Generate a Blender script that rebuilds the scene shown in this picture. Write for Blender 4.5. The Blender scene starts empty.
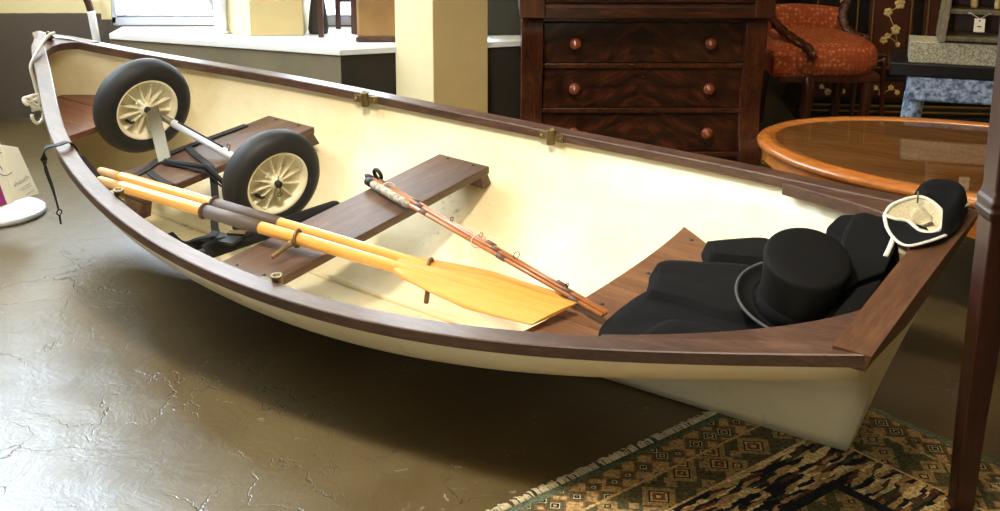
import bpy, bmesh, math, random
from mathutils import Vector, Matrix, noise
random.seed(7)
C = bpy.context.scene.collection
PI = math.pi
SC = bpy.context.scene

# ------------------------------------------------------------------ camera
SZ = .469
F, PIT, CX, CY, CH = 1166.71, 0.2323, 490.0, 106.5, 1.32092
cam = bpy.data.cameras.new('camera')
cam_o = bpy.data.objects.new('camera', cam)
C.objects.link(cam_o)
cam_o.location = (0, 0, CH)
cam_o.rotation_euler = (PI/2 - PIT, 0, 0)
cam.sensor_width = 36.0
cam.lens = F/1000*36
cam.shift_x = (500-CX)/1000
cam.shift_y = -(255.5-CY)/1000
cam.clip_start = 0.05
SC.camera = cam_o

# boat frame -> world: x runs bow to stern, y to the far side, z up
BL = 2.83837
def rot(yaw, heel, trim):
    return (Matrix.Rotation(-yaw, 4, 'Z') @ Matrix.Rotation(trim, 4, 'Y') @ Matrix.Rotation(heel, 4, 'X'))
BM = Matrix.Translation((0.78743, 2.31493, 0.006)) @ rot(0.61361, 0.08643, 0.04873) @ Matrix.Translation((-BL, 0, 0))

# ------------------------------------------------------------------ helpers
class MB:
    """collects geometry for ONE mesh object"""
    def __init__(s):
        s.v = []; s.f = []; s.sm = []
    def add(s, vs, fs, smooth=False):
        b = len(s.v)
        s.v += [Vector(p) for p in vs]
        for f in fs:
            s.f.append([b+i for i in f]); s.sm.append(smooth)
        return s
    def parts(s): return [(s.v, s.f, True)]
    def box(s, c, d, M=None):
        x, y, z = d[0]/2, d[1]/2, d[2]/2
        vs = [Vector((i*x, j*y, k*z)) for i in (-1, 1) for j in (-1, 1) for k in (-1, 1)]
        if M is not None: vs = [M @ p for p in vs]
        vs = [p + Vector(c) for p in vs]
        return s.add(vs, [(0,1,3,2),(4,6,7,5),(0,4,5,1),(2,3,7,6),(0,2,6,4),(1,5,7,3)])
    def prism(s, poly, h0, h1, fn):
        """poly of 2D points, fn(a,b,h)->3D"""
        n = len(poly)
        vs = [fn(a, b, h0) for a, b in poly] + [fn(a, b, h1) for a, b in poly]
        fs = [tuple(range(n-1, -1, -1)), tuple(range(n, 2*n))]
        fs += [(i, (i+1) % n, n+(i+1) % n, n+i) for i in range(n)]
        return s.add(vs, fs)
    def tube(s, pts, r, n=10, cap=True, flat=1.0, up=None):
        pts = [Vector(p) for p in pts]; m = len(pts)
        rs = r if isinstance(r, (list, tuple)) else [r]*m
        vs = []; prev = None
        for i, p in enumerate(pts):
            t = (pts[min(i+1, m-1)] - pts[max(i-1, 0)]).normalized()
            if prev is None:
                a = Vector(up) if up else (Vector((0, 0, 1)) if abs(t.z) < .9 else Vector((1, 0, 0)))
            else: a = prev
            a = (a - t*a.dot(t)).normalized(); prev = a
            b = t.cross(a)
            for k in range(n):
                w = 2*PI*k/n
                vs.append(p + (b*math.cos(w) + a*math.sin(w)*flat)*rs[i])
        fs = [(i*n+k, i*n+(k+1) % n, (i+1)*n+(k+1) % n, (i+1)*n+k) for i in range(m-1) for k in range(n)]
        if cap: fs += [tuple(range(n-1, -1, -1)), tuple((m-1)*n+k for k in range(n))]
        return s.add(vs, fs, True)
    def ring(s, c, R, r, axis, n=32, m=10, a0=0, a1=2*PI, sx=1):
        q = Vector(axis).to_track_quat('Z', 'Y')
        full = abs(a1-a0-2*PI) < 1e-6
        k = n if full else n+1
        pts = [Vector(c) + q @ Vector((math.cos(a0+(a1-a0)*i/n)*R*sx, math.sin(a0+(a1-a0)*i/n)*R, 0)) for i in range(k)]
        if full:
            vs = []
            for i, p in enumerate(pts):
                o = (p-Vector(c)).normalized(); z = Vector(axis).normalized()
                for j in range(m):
                    w = 2*PI*j/m
                    vs.append(p + o*r*math.cos(w) + z*r*math.sin(w))
            fs = [(i*m+j, ((i+1) % k)*m+j, ((i+1) % k)*m+(j+1) % m, i*m+(j+1) % m) for i in range(k) for j in range(m)]
            return s.add(vs, fs, True)
        return s.tube(pts, r, m)
    def lathe(s, prof, c=(0, 0, 0), axis=(0, 0, 1), n=40, closed=False, sx=1.0):
        q = Vector(axis).to_track_quat('Z', 'Y'); c = Vector(c); m = len(prof); vs = []
        for r, h in prof:
            for k in range(n):
                w = 2*PI*k/n
                vs.append(c + q @ Vector((math.cos(w)*r*sx, math.sin(w)*r, h)))
        rng = range(m) if closed else range(m-1)
        fs = [(i*n+k, i*n+(k+1) % n, ((i+1) % m)*n+(k+1) % n, ((i+1) % m)*n+k) for i in rng for k in range(n)]
        if not closed:
            fs += [tuple(range(n-1, -1, -1)), tuple((m-1)*n+k for k in range(n))]
        return s.add(vs, fs, True)
    def grid(s, rows, smooth=True, wrap=False):
        n = len(rows[0]); vs = [p for r in rows for p in r]; fs = []
        for i in range(len(rows)-1):
            for k in range(n if wrap else n-1):
                fs.append((i*n+k, i*n+(k+1) % n, (i+1)*n+(k+1) % n, (i+1)*n+k))
        return s.add(vs, fs, smooth)
    def build(s, name, mat, parent=None, bevel=0, solid=0, subsurf=0, origin=None, world=None, auto=None):
        me = bpy.data.meshes.new(name)
        vs = s.v
        if origin is not None: vs = [p-Vector(origin) for p in vs]
        me.from_pydata([tuple(p) for p in vs], [], s.f)
        for p, m in zip(me.polygons, s.sm): p.use_smooth = m
        bm = bmesh.new(); bm.from_mesh(me)
        bmesh.ops.recalc_face_normals(bm, faces=bm.faces)
        bm.to_mesh(me); bm.free()
        me.materials.append(mat)
        o = bpy.data.objects.new(name, me); C.objects.link(o)
        if solid:
            md = o.modifiers.new('solid', 'SOLIDIFY'); md.thickness = abs(solid); md.offset = -1 if solid > 0 else 1
        if bevel:
            md = o.modifiers.new('bevel', 'BEVEL'); md.width = bevel; md.segments = 2; md.limit_method = 'ANGLE'; md.angle_limit = math.radians(40)
        if subsurf:
            md = o.modifiers.new('sub', 'SUBSURF'); md.levels = subsurf; md.render_levels = subsurf
        if parent is not None: o.parent = parent
        if world is not None: o.matrix_world = world
        elif origin is not None and parent is None: o.location = origin
        return o

def thing(name, label, cat, M=None, group=None):
    o = bpy.data.objects.new(name, None); C.objects.link(o)
    o.empty_display_size = .1
    if M is not None: o.matrix_world = M
    o['label'] = label; o['category'] = cat
    if group: o['group'] = group
    return o
def tag(o, label, cat, group=None):
    o['label'] = label; o['category'] = cat
    if group: o['group'] = group
    return o
def struct(o): o['kind'] = 'structure'; return o
def T(*p): return Matrix.Translation(p)
def lerp(a, b, t): return a + (b-a)*t
def crom(P, n):
    """Catmull-Rom through tuples, n samples per span"""
    P = [Vector(p) for p in P]; out = []
    Q = [P[0]*2-P[1]] + P + [P[-1]*2-P[-2]]
    for i in range(1, len(Q)-2):
        for k in range(n):
            t = k/n; a, b, c, d = Q[i-1], Q[i], Q[i+1], Q[i+2]
            out.append(0.5*((2*b)+(c-a)*t+(2*a-5*b+4*c-d)*t*t+(3*b-a-3*c+d)*t**3))
    out.append(P[-1]); return out
def spl(kx, ky, x):
    """natural cubic spline value"""
    n = len(kx); h = [kx[i+1]-kx[i] for i in range(n-1)]
    a = [0]*n; b = [1]*n; c = [0]*n; d = [0]*n
    for i in range(1, n-1):
        a[i] = h[i-1]; b[i] = 2*(h[i-1]+h[i]); c[i] = h[i]
        d[i] = 6*((ky[i+1]-ky[i])/h[i]-(ky[i]-ky[i-1])/h[i-1])
    for i in range(1, n):
        w = a[i]/b[i-1]; b[i] -= w*c[i-1]; d[i] -= w*d[i-1]
    m = [0]*n; m[-1] = d[-1]/b[-1]
    for i in range(n-2, -1, -1): m[i] = (d[i]-c[i]*m[i+1])/b[i]
    i = 0
    while i < n-2 and x > kx[i+1]: i += 1
    t = x-kx[i]; hi = h[i]
    return ky[i]+t*((ky[i+1]-ky[i])/hi-hi*(2*m[i]+m[i+1])/6+t*(m[i]/2+t*(m[i+1]-m[i])/(6*hi)))

# ------------------------------------------------------------------ materials
def newmat(name):
    m = bpy.data.materials.new(name); m.use_nodes = True
    nt = m.node_tree; b = nt.nodes['Principled BSDF']
    return m, nt, b
def rgb(r, g, b):
    f = lambda c: (c/255/12.92) if c/255 <= .04045 else ((c/255+.055)/1.055)**2.4
    return (f(r), f(g), f(b), 1)
def nd(nt, t, **kw):
    n = nt.nodes.new(t)
    for k, v in kw.items():
        if k in n.inputs: n.inputs[k].default_value = v
        else: setattr(n, k, v)
    return n
def ramp(nt, src, stops):
    r = nt.nodes.new('ShaderNodeValToRGB'); e = r.color_ramp.elements
    while len(e) < len(stops): e.new(.5)
    for el, (p, c) in zip(e, stops): el.position = p; el.color = c
    nt.links.new(src, r.inputs[0]); return r
def bump(nt, b, src, dist=.002, strength=.5):
    n = nt.nodes.new('ShaderNodeBump'); n.inputs['Distance'].default_value = dist; n.inputs['Strength'].default_value = strength
    nt.links.new(src, n.inputs['Height']); nt.links.new(n.outputs[0], b.inputs['Normal']); return n
def coords(nt, scale=(1, 1, 1), rotz=0, kind='Object'):
    tc = nt.nodes.new('ShaderNodeTexCoord'); mp = nt.nodes.new('ShaderNodeMapping')
    mp.inputs['Scale'].default_value = scale; mp.inputs['Rotation'].default_value = (0, 0, rotz)
    nt.links.new(tc.outputs[kind], mp.inputs[0]); return mp.outputs[0]
def plain(name, col, rough=.5, metal=0, spec=.5, var=.0, vs=12, bmp=0, bs=60):
    m, nt, b = newmat(name)
    b.inputs['Roughness'].default_value = rough; b.inputs['Metallic'].default_value = metal
    b.inputs['Specular IOR Level'].default_value = spec
    co = coords(nt)
    n = nd(nt, 'ShaderNodeTexNoise', Scale=vs, Detail=5); nt.links.new(co, n.inputs['Vector'])
    d = tuple(c*(1-var) for c in col[:3])+(1,); l = tuple(min(1, c*(1+var)) for c in col[:3])+(1,)
    r = ramp(nt, n.outputs[0], [(.3, d), (.7, l)]); nt.links.new(r.outputs[0], b.inputs['Base Color'])
    if bmp:
        n2 = nd(nt, 'ShaderNodeTexNoise', Scale=bs, Detail=6); nt.links.new(co, n2.inputs['Vector']); bump(nt, b, n2.outputs[0], bmp, .6)
    return m
def wood(name, dark, mid, light, axis=0, scale=1.0, rough=.45, rotz=0, fig=0.0, coat=0, bmp=.0006):
    """grain stretched along an axis of the object"""
    m, nt, b = newmat(name)
    sc = [14*scale]*3; sc[axis] = 1.3*scale
    co = coords(nt, tuple(sc), rotz)
    n0 = nd(nt, 'ShaderNodeTexNoise', Scale=.6, Detail=3, Distortion=.4+fig); nt.links.new(co, n0.inputs['Vector'])
    n1 = nd(nt, 'ShaderNodeTexNoise', Scale=3.2, Detail=9, Roughness=.65, Distortion=.3+fig*.6); nt.links.new(co, n1.inputs['Vector'])
    w = nd(nt, 'ShaderNodeTexNoise', Scale=14, Detail=4); nt.links.new(co, w.inputs['Vector'])
    mx = nd(nt, 'ShaderNodeMix'); mx.inputs[0].default_value = .45
    nt.links.new(n1.outputs[0], mx.inputs[2]); nt.links.new(n0.outputs[0], mx.inputs[3])
    mx2 = nd(nt, 'ShaderNodeMix'); mx2.inputs[0].default_value = .25
    nt.links.new(mx.outputs[0], mx2.inputs[2]); nt.links.new(w.outputs[0], mx2.inputs[3])
    r = ramp(nt, mx2.outputs[0], [(.34, dark), (.5, mid), (.66, light)])
    nt.links.new(r.outputs[0], b.inputs['Base Color'])
    b.inputs['Roughness'].default_value = rough
    b.inputs['Coat Weight'].default_value = coat; b.inputs['Coat Roughness'].default_value = .15
    bump(nt, b, mx2.outputs[0], bmp, .5)
    return m

def hull_mat():
    m, nt, b = newmat('cream_gelcoat')
    co = coords(nt)
    n = nd(nt, 'ShaderNodeTexNoise', Scale=3.0, Detail=6, Roughness=.6); nt.links.new(co, n.inputs['Vector'])
    r = ramp(nt, n.outputs[0], [(.3, rgb(226, 208, 162)), (.6, rgb(241, 229, 192))])
    co2 = coords(nt, (30, 30, 4))
    s = nd(nt, 'ShaderNodeTexNoise', Scale=1.0, Detail=8, Roughness=.7); nt.links.new(co2, s.inputs['Vector'])
    rs = ramp(nt, s.outputs[0], [(.57, (0, 0, 0, 1)), (.70, (1, 1, 1, 1))])
    n3 = nd(nt, 'ShaderNodeTexNoise', Scale=2.2, Detail=2); nt.links.new(co, n3.inputs['Vector'])
    r3 = ramp(nt, n3.outputs[0], [(.5, (0, 0, 0, 1)), (.62, (1, 1, 1, 1))])
    mu = nd(nt, 'ShaderNodeMath', operation='MULTIPLY'); nt.links.new(rs.outputs[0], mu.inputs[0]); nt.links.new(r3.outputs[0], mu.inputs[1])
    mu2 = nd(nt, 'ShaderNodeMath', operation='MULTIPLY'); nt.links.new(mu.outputs[0], mu2.inputs[0]); mu2.inputs[1].default_value = .7
    mx = nd(nt, 'ShaderNodeMix', data_type='RGBA'); nt.links.new(mu2.outputs[0], mx.inputs[0])
    nt.links.new(r.outputs[0], mx.inputs[6]); mx.inputs[7].default_value = rgb(120, 108, 84)
    nt.links.new(mx.outputs[2], b.inputs['Base Color'])
    b.inputs['Roughness'].default_value = .3
    n4 = nd(nt, 'ShaderNodeTexNoise', Scale=16, Detail=5); nt.links.new(co, n4.inputs['Vector']); bump(nt, b, n4.outputs[0], .010, .45)
    return m

def floor_mat():
    m, nt, b = newmat('polished_concrete')
    co = coords(nt)
    n = nd(nt, 'ShaderNodeTexNoise', Scale=1.3, Detail=8, Roughness=.6); nt.links.new(co, n.inputs['Vector'])
    r = ramp(nt, n.outputs[0], [(.32, rgb(72, 59, 33)), (.5, rgb(90, 76, 48)), (.68, rgb(104, 91, 63))])
    # fine crazing cracks
    wob = nd(nt, 'ShaderNodeTexNoise', Scale=5, Detail=5); nt.links.new(co, wob.inputs['Vector'])
    vm = nd(nt, 'ShaderNodeVectorMath', operation='SCALE'); vm.inputs['Scale'].default_value = .35; nt.links.new(wob.outputs['Color'], vm.inputs[0])
    va = nd(nt, 'ShaderNodeVectorMath', operation='ADD'); nt.links.new(co, va.inputs[0]); nt.links.new(vm.outputs[0], va.inputs[1])
    v = nd(nt, 'ShaderNodeTexVoronoi', feature='DISTANCE_TO_EDGE', Scale=6.0); nt.links.new(va.outputs[0], v.inputs['Vector'])
    rc = ramp(nt, v.outputs['Distance'], [(0, (1, 1, 1, 1)), (.014, (0, 0, 0, 1))])
    nm = nd(nt, 'ShaderNodeTexNoise', Scale=2.6, Detail=3); nt.links.new(co, nm.inputs['Vector'])
    rm = ramp(nt, nm.outputs[0], [(.48, (0, 0, 0, 1)), (.62, (1, 1, 1, 1))])
    mu = nd(nt, 'ShaderNodeMath', operation='MULTIPLY'); nt.links.new(rc.outputs[0], mu.inputs[0]); nt.links.new(rm.outputs[0], mu.inputs[1])
    mx = nd(nt, 'ShaderNodeMix', data_type='RGBA'); nt.links.new(mu.outputs[0], mx.inputs[0])
    nt.links.new(r.outputs[0], mx.inputs[6]); mx.inputs[7].default_value = rgb(64, 57, 42)
    # worn pale flecks
    fk = nd(nt, 'ShaderNodeTexNoise', Scale=38, Detail=3, Roughness=.6); nt.links.new(va.outputs[0], fk.inputs['Vector'])
    rf = ramp(nt, fk.outputs[0], [(.66, (0, 0, 0, 1)), (.72, (1, 1, 1, 1))])
    mf = nd(nt, 'ShaderNodeMath', operation='MULTIPLY'); nt.links.new(rf.outputs[0], mf.inputs[0]); nt.links.new(rm.outputs[0], mf.inputs[1])
    mx2 = nd(nt, 'ShaderNodeMix', data_type='RGBA'); nt.links.new(mf.outputs[0], mx2.inputs[0])
    nt.links.new(mx.outputs[2], mx2.inputs[6]); mx2.inputs[7].default_value = rgb(150, 146, 124)
    nt.links.new(mx2.outputs[2], b.inputs['Base Color'])
    b.inputs['Roughness'].default_value = .38
    n5 = nd(nt, 'ShaderNodeTexNoise', Scale=7, Detail=9, Roughness=.68, Distortion=.6); nt.links.new(co, n5.inputs['Vector'])
    ad = nd(nt, 'ShaderNodeMath', operation='SUBTRACT'); nt.links.new(n5.outputs[0], ad.inputs[0]); nt.links.new(mu.outputs[0], ad.inputs[1])
    bump(nt, b, ad.outputs[0], .010, .35)
    return m

def twotone(name, z0, low, high):
    m, nt, b = newmat(name)
    tc = nt.nodes.new('ShaderNodeNewGeometry'); sp = nt.nodes.new('ShaderNodeSeparateXYZ'); nt.links.new(tc.outputs['Position'], sp.inputs[0])
    n = nd(nt, 'ShaderNodeTexNoise', Scale=9, Detail=4); 
    ma = nd(nt, 'ShaderNodeMath', operation='MULTIPLY_ADD'); nt.links.new(n.outputs[0], ma.inputs[0]); ma.inputs[1].default_value = .008; nt.links.new(sp.outputs[2], ma.inputs[2])
    g = nd(nt, 'ShaderNodeMath', operation='GREATER_THAN'); nt.links.new(ma.outputs[0], g.inputs[0]); g.inputs[1].default_value = z0
    mx = nd(nt, 'ShaderNodeMix', data_type='RGBA'); nt.links.new(g.outputs[0], mx.inputs[0]); mx.inputs[6].default_value = low; mx.inputs[7].default_value = high
    nt.links.new(mx.outputs[2], b.inputs['Base Color']); b.inputs['Roughness'].default_value = .6
    return m

def rug_mat():
    """oriental rug: guard stripes, motif border, then a striped field; object x along the fringe, y inwards"""
    m, nt, b = newmat('oriental_rug_pile')
    tc = nt.nodes.new('ShaderNodeTexCoord'); co = tc.outputs['Object']
    sp = nt.nodes.new('ShaderNodeSeparateXYZ'); nt.links.new(co, sp.inputs[0])
    W, Lr = RUGW, RUGL
    def math_(op, a, bb=None, c=None):
        n = nd(nt, 'ShaderNodeMath', operation=op)
        for i, q in enumerate((a, bb, c)):
            if q is None: continue
            if isinstance(q, (int, float)): n.inputs[i].default_value = q
            else: nt.links.new(q, n.inputs[i])
        return n.outputs[0]
    x, y = sp.outputs[0], sp.outputs[1]
    dx = math_('MINIMUM', x, math_('SUBTRACT', W, x)); dy = math_('MINIMUM', y, math_('SUBTRACT', Lr, y))
    d = math_('MINIMUM', dx, dy)
    # field: wobbly stripes of ochre, navy, rust
    wob = nd(nt, 'ShaderNodeTexNoise', Scale=22, Detail=3); nt.links.new(co, wob.inputs['Vector'])
    sy = math_('MULTIPLY_ADD', wob.outputs[0], .02, x)
    cell = nd(nt, 'ShaderNodeCombineXYZ'); nt.links.new(math_('MULTIPLY', sy, 75), cell.inputs[0]); nt.links.new(math_('MULTIPLY', y, 17), cell.inputs[1])
    vo = nd(nt, 'ShaderNodeTexVoronoi', Scale=1.2, distance='CHEBYCHEV'); nt.links.new(cell.outputs[0], vo.inputs['Vector'])
    sepc = nt.nodes.new('ShaderNodeSeparateColor'); nt.links.new(vo.outputs['Color'], sepc.inputs[0])
    cr = ramp(nt, sepc.outputs[0], [(0, rgb(28, 34, 48)), (.25, rgb(46, 50, 58)), (.3, rgb(170, 138, 82)), (.5, rgb(150, 112, 66)), (.55, rgb(88, 54, 38)), (.75, rgb(66, 74, 62)), (.8, rgb(206, 186, 136))])
    cr.color_ramp.interpolation = 'CONSTANT'
    # border: hexagon medallions on teal
    v2 = nd(nt, 'ShaderNodeTexVoronoi', Scale=20, distance='MANHATTAN'); v2.inputs['Randomness'].default_value = .35; nt.links.new(co, v2.inputs['Vector'])
    cb = ramp(nt, v2.outputs['Distance'], [(0, rgb(60, 40, 36)), (.14, rgb(196, 168, 112)), (.22, rgb(30, 36, 50)), (.34, rgb(204, 184, 140)), (.4, rgb(84, 88, 66)), (.62, rgb(126, 84, 50)), (.75, rgb(172, 142, 88))])
    cb.color_ramp.interpolation = 'CONSTANT'
    # large corner pattern
    v3 = nd(nt, 'ShaderNodeTexVoronoi', Scale=17, distance='MANHATTAN'); v3.inputs['Randomness'].default_value = .8; nt.links.new(co, v3.inputs['Vector'])
    c3 = ramp(nt, v3.outputs['Distance'], [(0, rgb(200, 176, 118)), (.16, rgb(110, 62, 42)), (.34, rgb(178, 150, 96)), (.46, rgb(40, 42, 46)), (.54, rgb(150, 124, 76)), (.84, rgb(84, 82, 60))])
    c3.color_ramp.interpolation = 'CONSTANT'
    def mixc(fac, a, bcol):
        n = nd(nt, 'ShaderNodeMix', data_type='RGBA'); nt.links.new(fac, n.inputs[0])
        for i, q in ((6, a), (7, bcol)):
            if isinstance(q, tuple): n.inputs[i].default_value = q
            else: nt.links.new(q, n.inputs[i])
        return n.outputs[2]
    gt = lambda q, t: math_('GREATER_THAN', q, t)
    col = rgb(98, 112, 96)                                       # teal guard
    col = mixc(gt(d, .022), col, cb.outputs[0])
    col = mixc(gt(d, .095), col, rgb(178, 150, 98)); col = mixc(gt(d, .102), col, c3.outputs[0])
    col = mixc(gt(d, .20), col, rgb(196, 170, 120)); col = mixc(gt(d, .206), col, cr.outputs[0])
    col = mixc(gt(d, .34), col, rgb(34, 38, 50)); col = mixc(gt(d, .365), col, c3.outputs[0])
    pn = nd(nt, 'ShaderNodeTexNoise', Scale=160, Detail=2); nt.links.new(co, pn.inputs['Vector'])
    pr = ramp(nt, pn.outputs[0], [(.35, (.4, .38, .32, 1)), (.65, (.9, .86, .74, 1))])
    hs = nd(nt, 'ShaderNodeHueSaturation', Saturation=.8, Value=1.75); nt.links.new(col, hs.inputs['Color']); col = hs.outputs[0]
    mm = nd(nt, 'ShaderNodeMix', data_type='RGBA', blend_type='MULTIPLY'); mm.inputs[0].default_value = 1; nt.links.new(col, mm.inputs[6]); nt.links.new(pr.outputs[0], mm.inputs[7])
    nt.links.new(mm.outputs[2], b.inputs['Base Color']); b.inputs['Roughness'].default_value = .95; b.inputs['Specular IOR Level'].default_value = .1
    bump(nt, b, pn.outputs[0], .004, .7)
    return m

def damask():
    m, nt, b = newmat('orange_damask')
    co = coords(nt)
    v = nd(nt, 'ShaderNodeTexVoronoi', Scale=52); v.inputs['Randomness'].default_value = .6; nt.links.new(co, v.inputs['Vector'])
    n = nd(nt, 'ShaderNodeTexNoise', Scale=40, Detail=3); nt.links.new(co, n.inputs['Vector'])
    ad = nd(nt, 'ShaderNodeMath', operation='MULTIPLY_ADD'); nt.links.new(n.outputs[0], ad.inputs[0]); ad.inputs[1].default_value = .5; nt.links.new(v.outputs[0], ad.inputs[2])
    r = ramp(nt, ad.outputs[0], [(.36, rgb(206, 146, 76)), (.56, rgb(180, 92, 42)), (.85, rgb(156, 66, 30))])
    nt.links.new(r.outputs[0], b.inputs['Base Color']); b.inputs['Roughness'].default_value = .8
    return m

def speckle(name, a, c, scale=160, rough=.5, bmp=.001):
    m, nt, b = newmat(name); co = coords(nt)
    n = nd(nt, 'ShaderNodeTexNoise', Scale=scale, Detail=4, Roughness=.7); nt.links.new(co, n.inputs['Vector'])
    r = ramp(nt, n.outputs[0], [(.38, a), (.62, c)]); nt.links.new(r.outputs[0], b.inputs['Base Color'])
    b.inputs['Roughness'].default_value = rough; bump(nt, b, n.outputs[0], bmp, .6)
    return m

def glass_top():
    m, nt, b = newmat('glass_sheet')
    b.inputs['Base Color'].default_value = (1, .98, .94, 1); b.inputs['Roughness'].default_value = .03
    b.inputs['Transmission Weight'].default_value = 1; b.inputs['IOR'].default_value = 1.5
    return m

def cloth_mat(name, col, rough=.95, sheen=.2):
    m, nt, b = newmat(name); co = coords(nt)
    w = nd(nt, 'ShaderNodeTexNoise', Scale=300, Detail=2); nt.links.new(co, w.inputs['Vector'])
    d = tuple(c*.75 for c in col[:3])+(1,)
    r = ramp(nt, w.outputs[0], [(.35, d), (.65, col)]); nt.links.new(r.outputs[0], b.inputs['Base Color'])
    b.inputs['Roughness'].default_value = rough; b.inputs['Sheen Weight'].default_value = sheen; b.inputs['Sheen Roughness'].default_value = .5
    b.inputs['Specular IOR Level'].default_value = .2
    bump(nt, b, w.outputs[0], .0008, .5)
    return m

RUGW, RUGL = 1.9, 1.25
M = {}
M['hull'] = hull_mat()
M['floor'] = floor_mat()
M['teak_y'] = wood('seat_teak', rgb(58, 39, 28), rgb(90, 64, 46), rgb(122, 90, 66), axis=1, scale=1.2, rough=.5)
M['teak_x'] = wood('stern_seat_teak', rgb(84, 54, 34), rgb(118, 80, 52), rgb(146, 104, 70), axis=0, scale=1.2, rough=.5)
M['bow_teak'] = wood('bow_seat_mahogany', rgb(88, 50, 36), rgb(120, 74, 54), rgb(146, 98, 74), axis=0, scale=1.2, rough=.45)
M['rail'] = wood('rail_mahogany', rgb(46, 29, 22), rgb(78, 53, 40), rgb(112, 82, 64), axis=0, scale=1.3, rough=.45, coat=.4)
M['cap'] = wood('transom_mahogany', rgb(62, 37, 24), rgb(92, 60, 40), rgb(122, 86, 60), axis=1, scale=1.3, rough=.45)
M['pine'] = wood('varnished_spruce', rgb(216, 150, 64), rgb(230, 168, 82), rgb(240, 184, 104), axis=0, scale=.8, rough=.3, coat=.5, bmp=.0001)
M['grip'] = wood('bare_grip_wood', rgb(190, 150, 104), rgb(210, 172, 124), rgb(222, 188, 144), axis=0, rough=.6)
M['leather'] = plain('grey_leather', rgb(96, 84, 78), .55, var=.15, vs=20, bmp=.001, bs=90)
M['collar'] = plain('brown_leather_collar', rgb(86, 56, 40), .6, var=.2)
M['bronze'] = plain('aged_bronze', rgb(124, 98, 62), .5, metal=.6, var=.2, vs=40)
M['brass'] = plain('tarnished_brass', rgb(120, 104, 66), .5, metal=.6, var=.2, vs=40)
M['rubber'] = plain('tyre_rubber', rgb(29, 28, 28), .6, var=.15, bmp=.0006, bs=80)
M['rim'] = plain('cream_plastic', rgb(240, 232, 202), .4, var=.06)
M['alu'] = plain('bright_aluminium', rgb(232, 234, 238), .3, metal=.25, var=.05)
M['galv'] = plain('dull_galvanised', rgb(118, 111, 90), .5, metal=.3, var=.15)
M['black_rubber'] = plain('black_plastic', rgb(18, 18, 19), .5)
M['foam'] = plain('black_foam', rgb(17, 18, 24), .9, bmp=.002, bs=60)
M['webbing'] = plain('black_webbing', rgb(26, 26, 30), .8, bmp=.001, bs=200)
M['black_wool'] = cloth_mat('black_wool', rgb(17, 17, 18), sheen=0)
M['black_wool_b'] = cloth_mat('dark_wool', rgb(15, 15, 18), sheen=0)
M['silk'] = plain('black_silk_plush', rgb(14, 14, 15), .7, spec=.15, bmp=.0008, bs=40)
M['ribbon'] = plain('grey_ribbon', rgb(66, 68, 70), .7)
M['lining'] = cloth_mat('cream_lining', rgb(214, 204, 170), .9)
M['piping'] = cloth_mat('white_piping', rgb(238, 234, 222), .9)
M['rope'] = plain('white_rope', rgb(228, 220, 204), .85, var=.1, bmp=.003, bs=150)
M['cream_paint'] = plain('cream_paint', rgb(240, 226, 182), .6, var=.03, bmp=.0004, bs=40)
M['cream_paint_shaded'] = plain('cream_paint_shaded', rgb(214, 190, 132), .6, var=.04, bmp=.0006, bs=40)  # cream columns' faces turned from the light, shade put into the colour
M['white_stone'] = plain('white_painted_step', rgb(236, 236, 236), .5, var=.03)
M['step_face'] = plain('grey_plaster', rgb(122, 112, 90), .7, var=.16, vs=5, bmp=.001)
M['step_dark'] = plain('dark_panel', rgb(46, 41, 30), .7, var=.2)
M['wall_left'] = twotone('two_tone_wall', .503, rgb(92, 82, 72), rgb(240, 224, 176))
M['plaster'] = plain('wall_plaster', rgb(200, 182, 140), .8, var=.05)
M['dark_wall'] = plain('dark_green_panelling', rgb(48, 44, 32), .7, var=.2)
M['ceil'] = plain('ceiling_plaster', rgb(222, 214, 196), .8)
M['frame'] = plain('window_frame_grey', rgb(196, 200, 212), .5)
M['mahog_x'] = wood('chest_mahogany', rgb(22, 11, 6), rgb(48, 22, 11), rgb(112, 56, 28), axis=0, scale=.9, rough=.28, fig=2.2, coat=.3, bmp=.0001)
M['mahog_z'] = wood('chest_stile_mahogany', rgb(40, 19, 10), rgb(66, 32, 16), rgb(100, 53, 27), axis=2, scale=.8, rough=.25, fig=.4, coat=.3, bmp=.0001)
M['mahog_dark'] = wood('dark_leg_mahogany', rgb(30, 12, 7), rgb(48, 20, 11), rgb(70, 31, 17), axis=2, scale=1.2, rough=.42, coat=.12, bmp=.0001)
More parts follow.
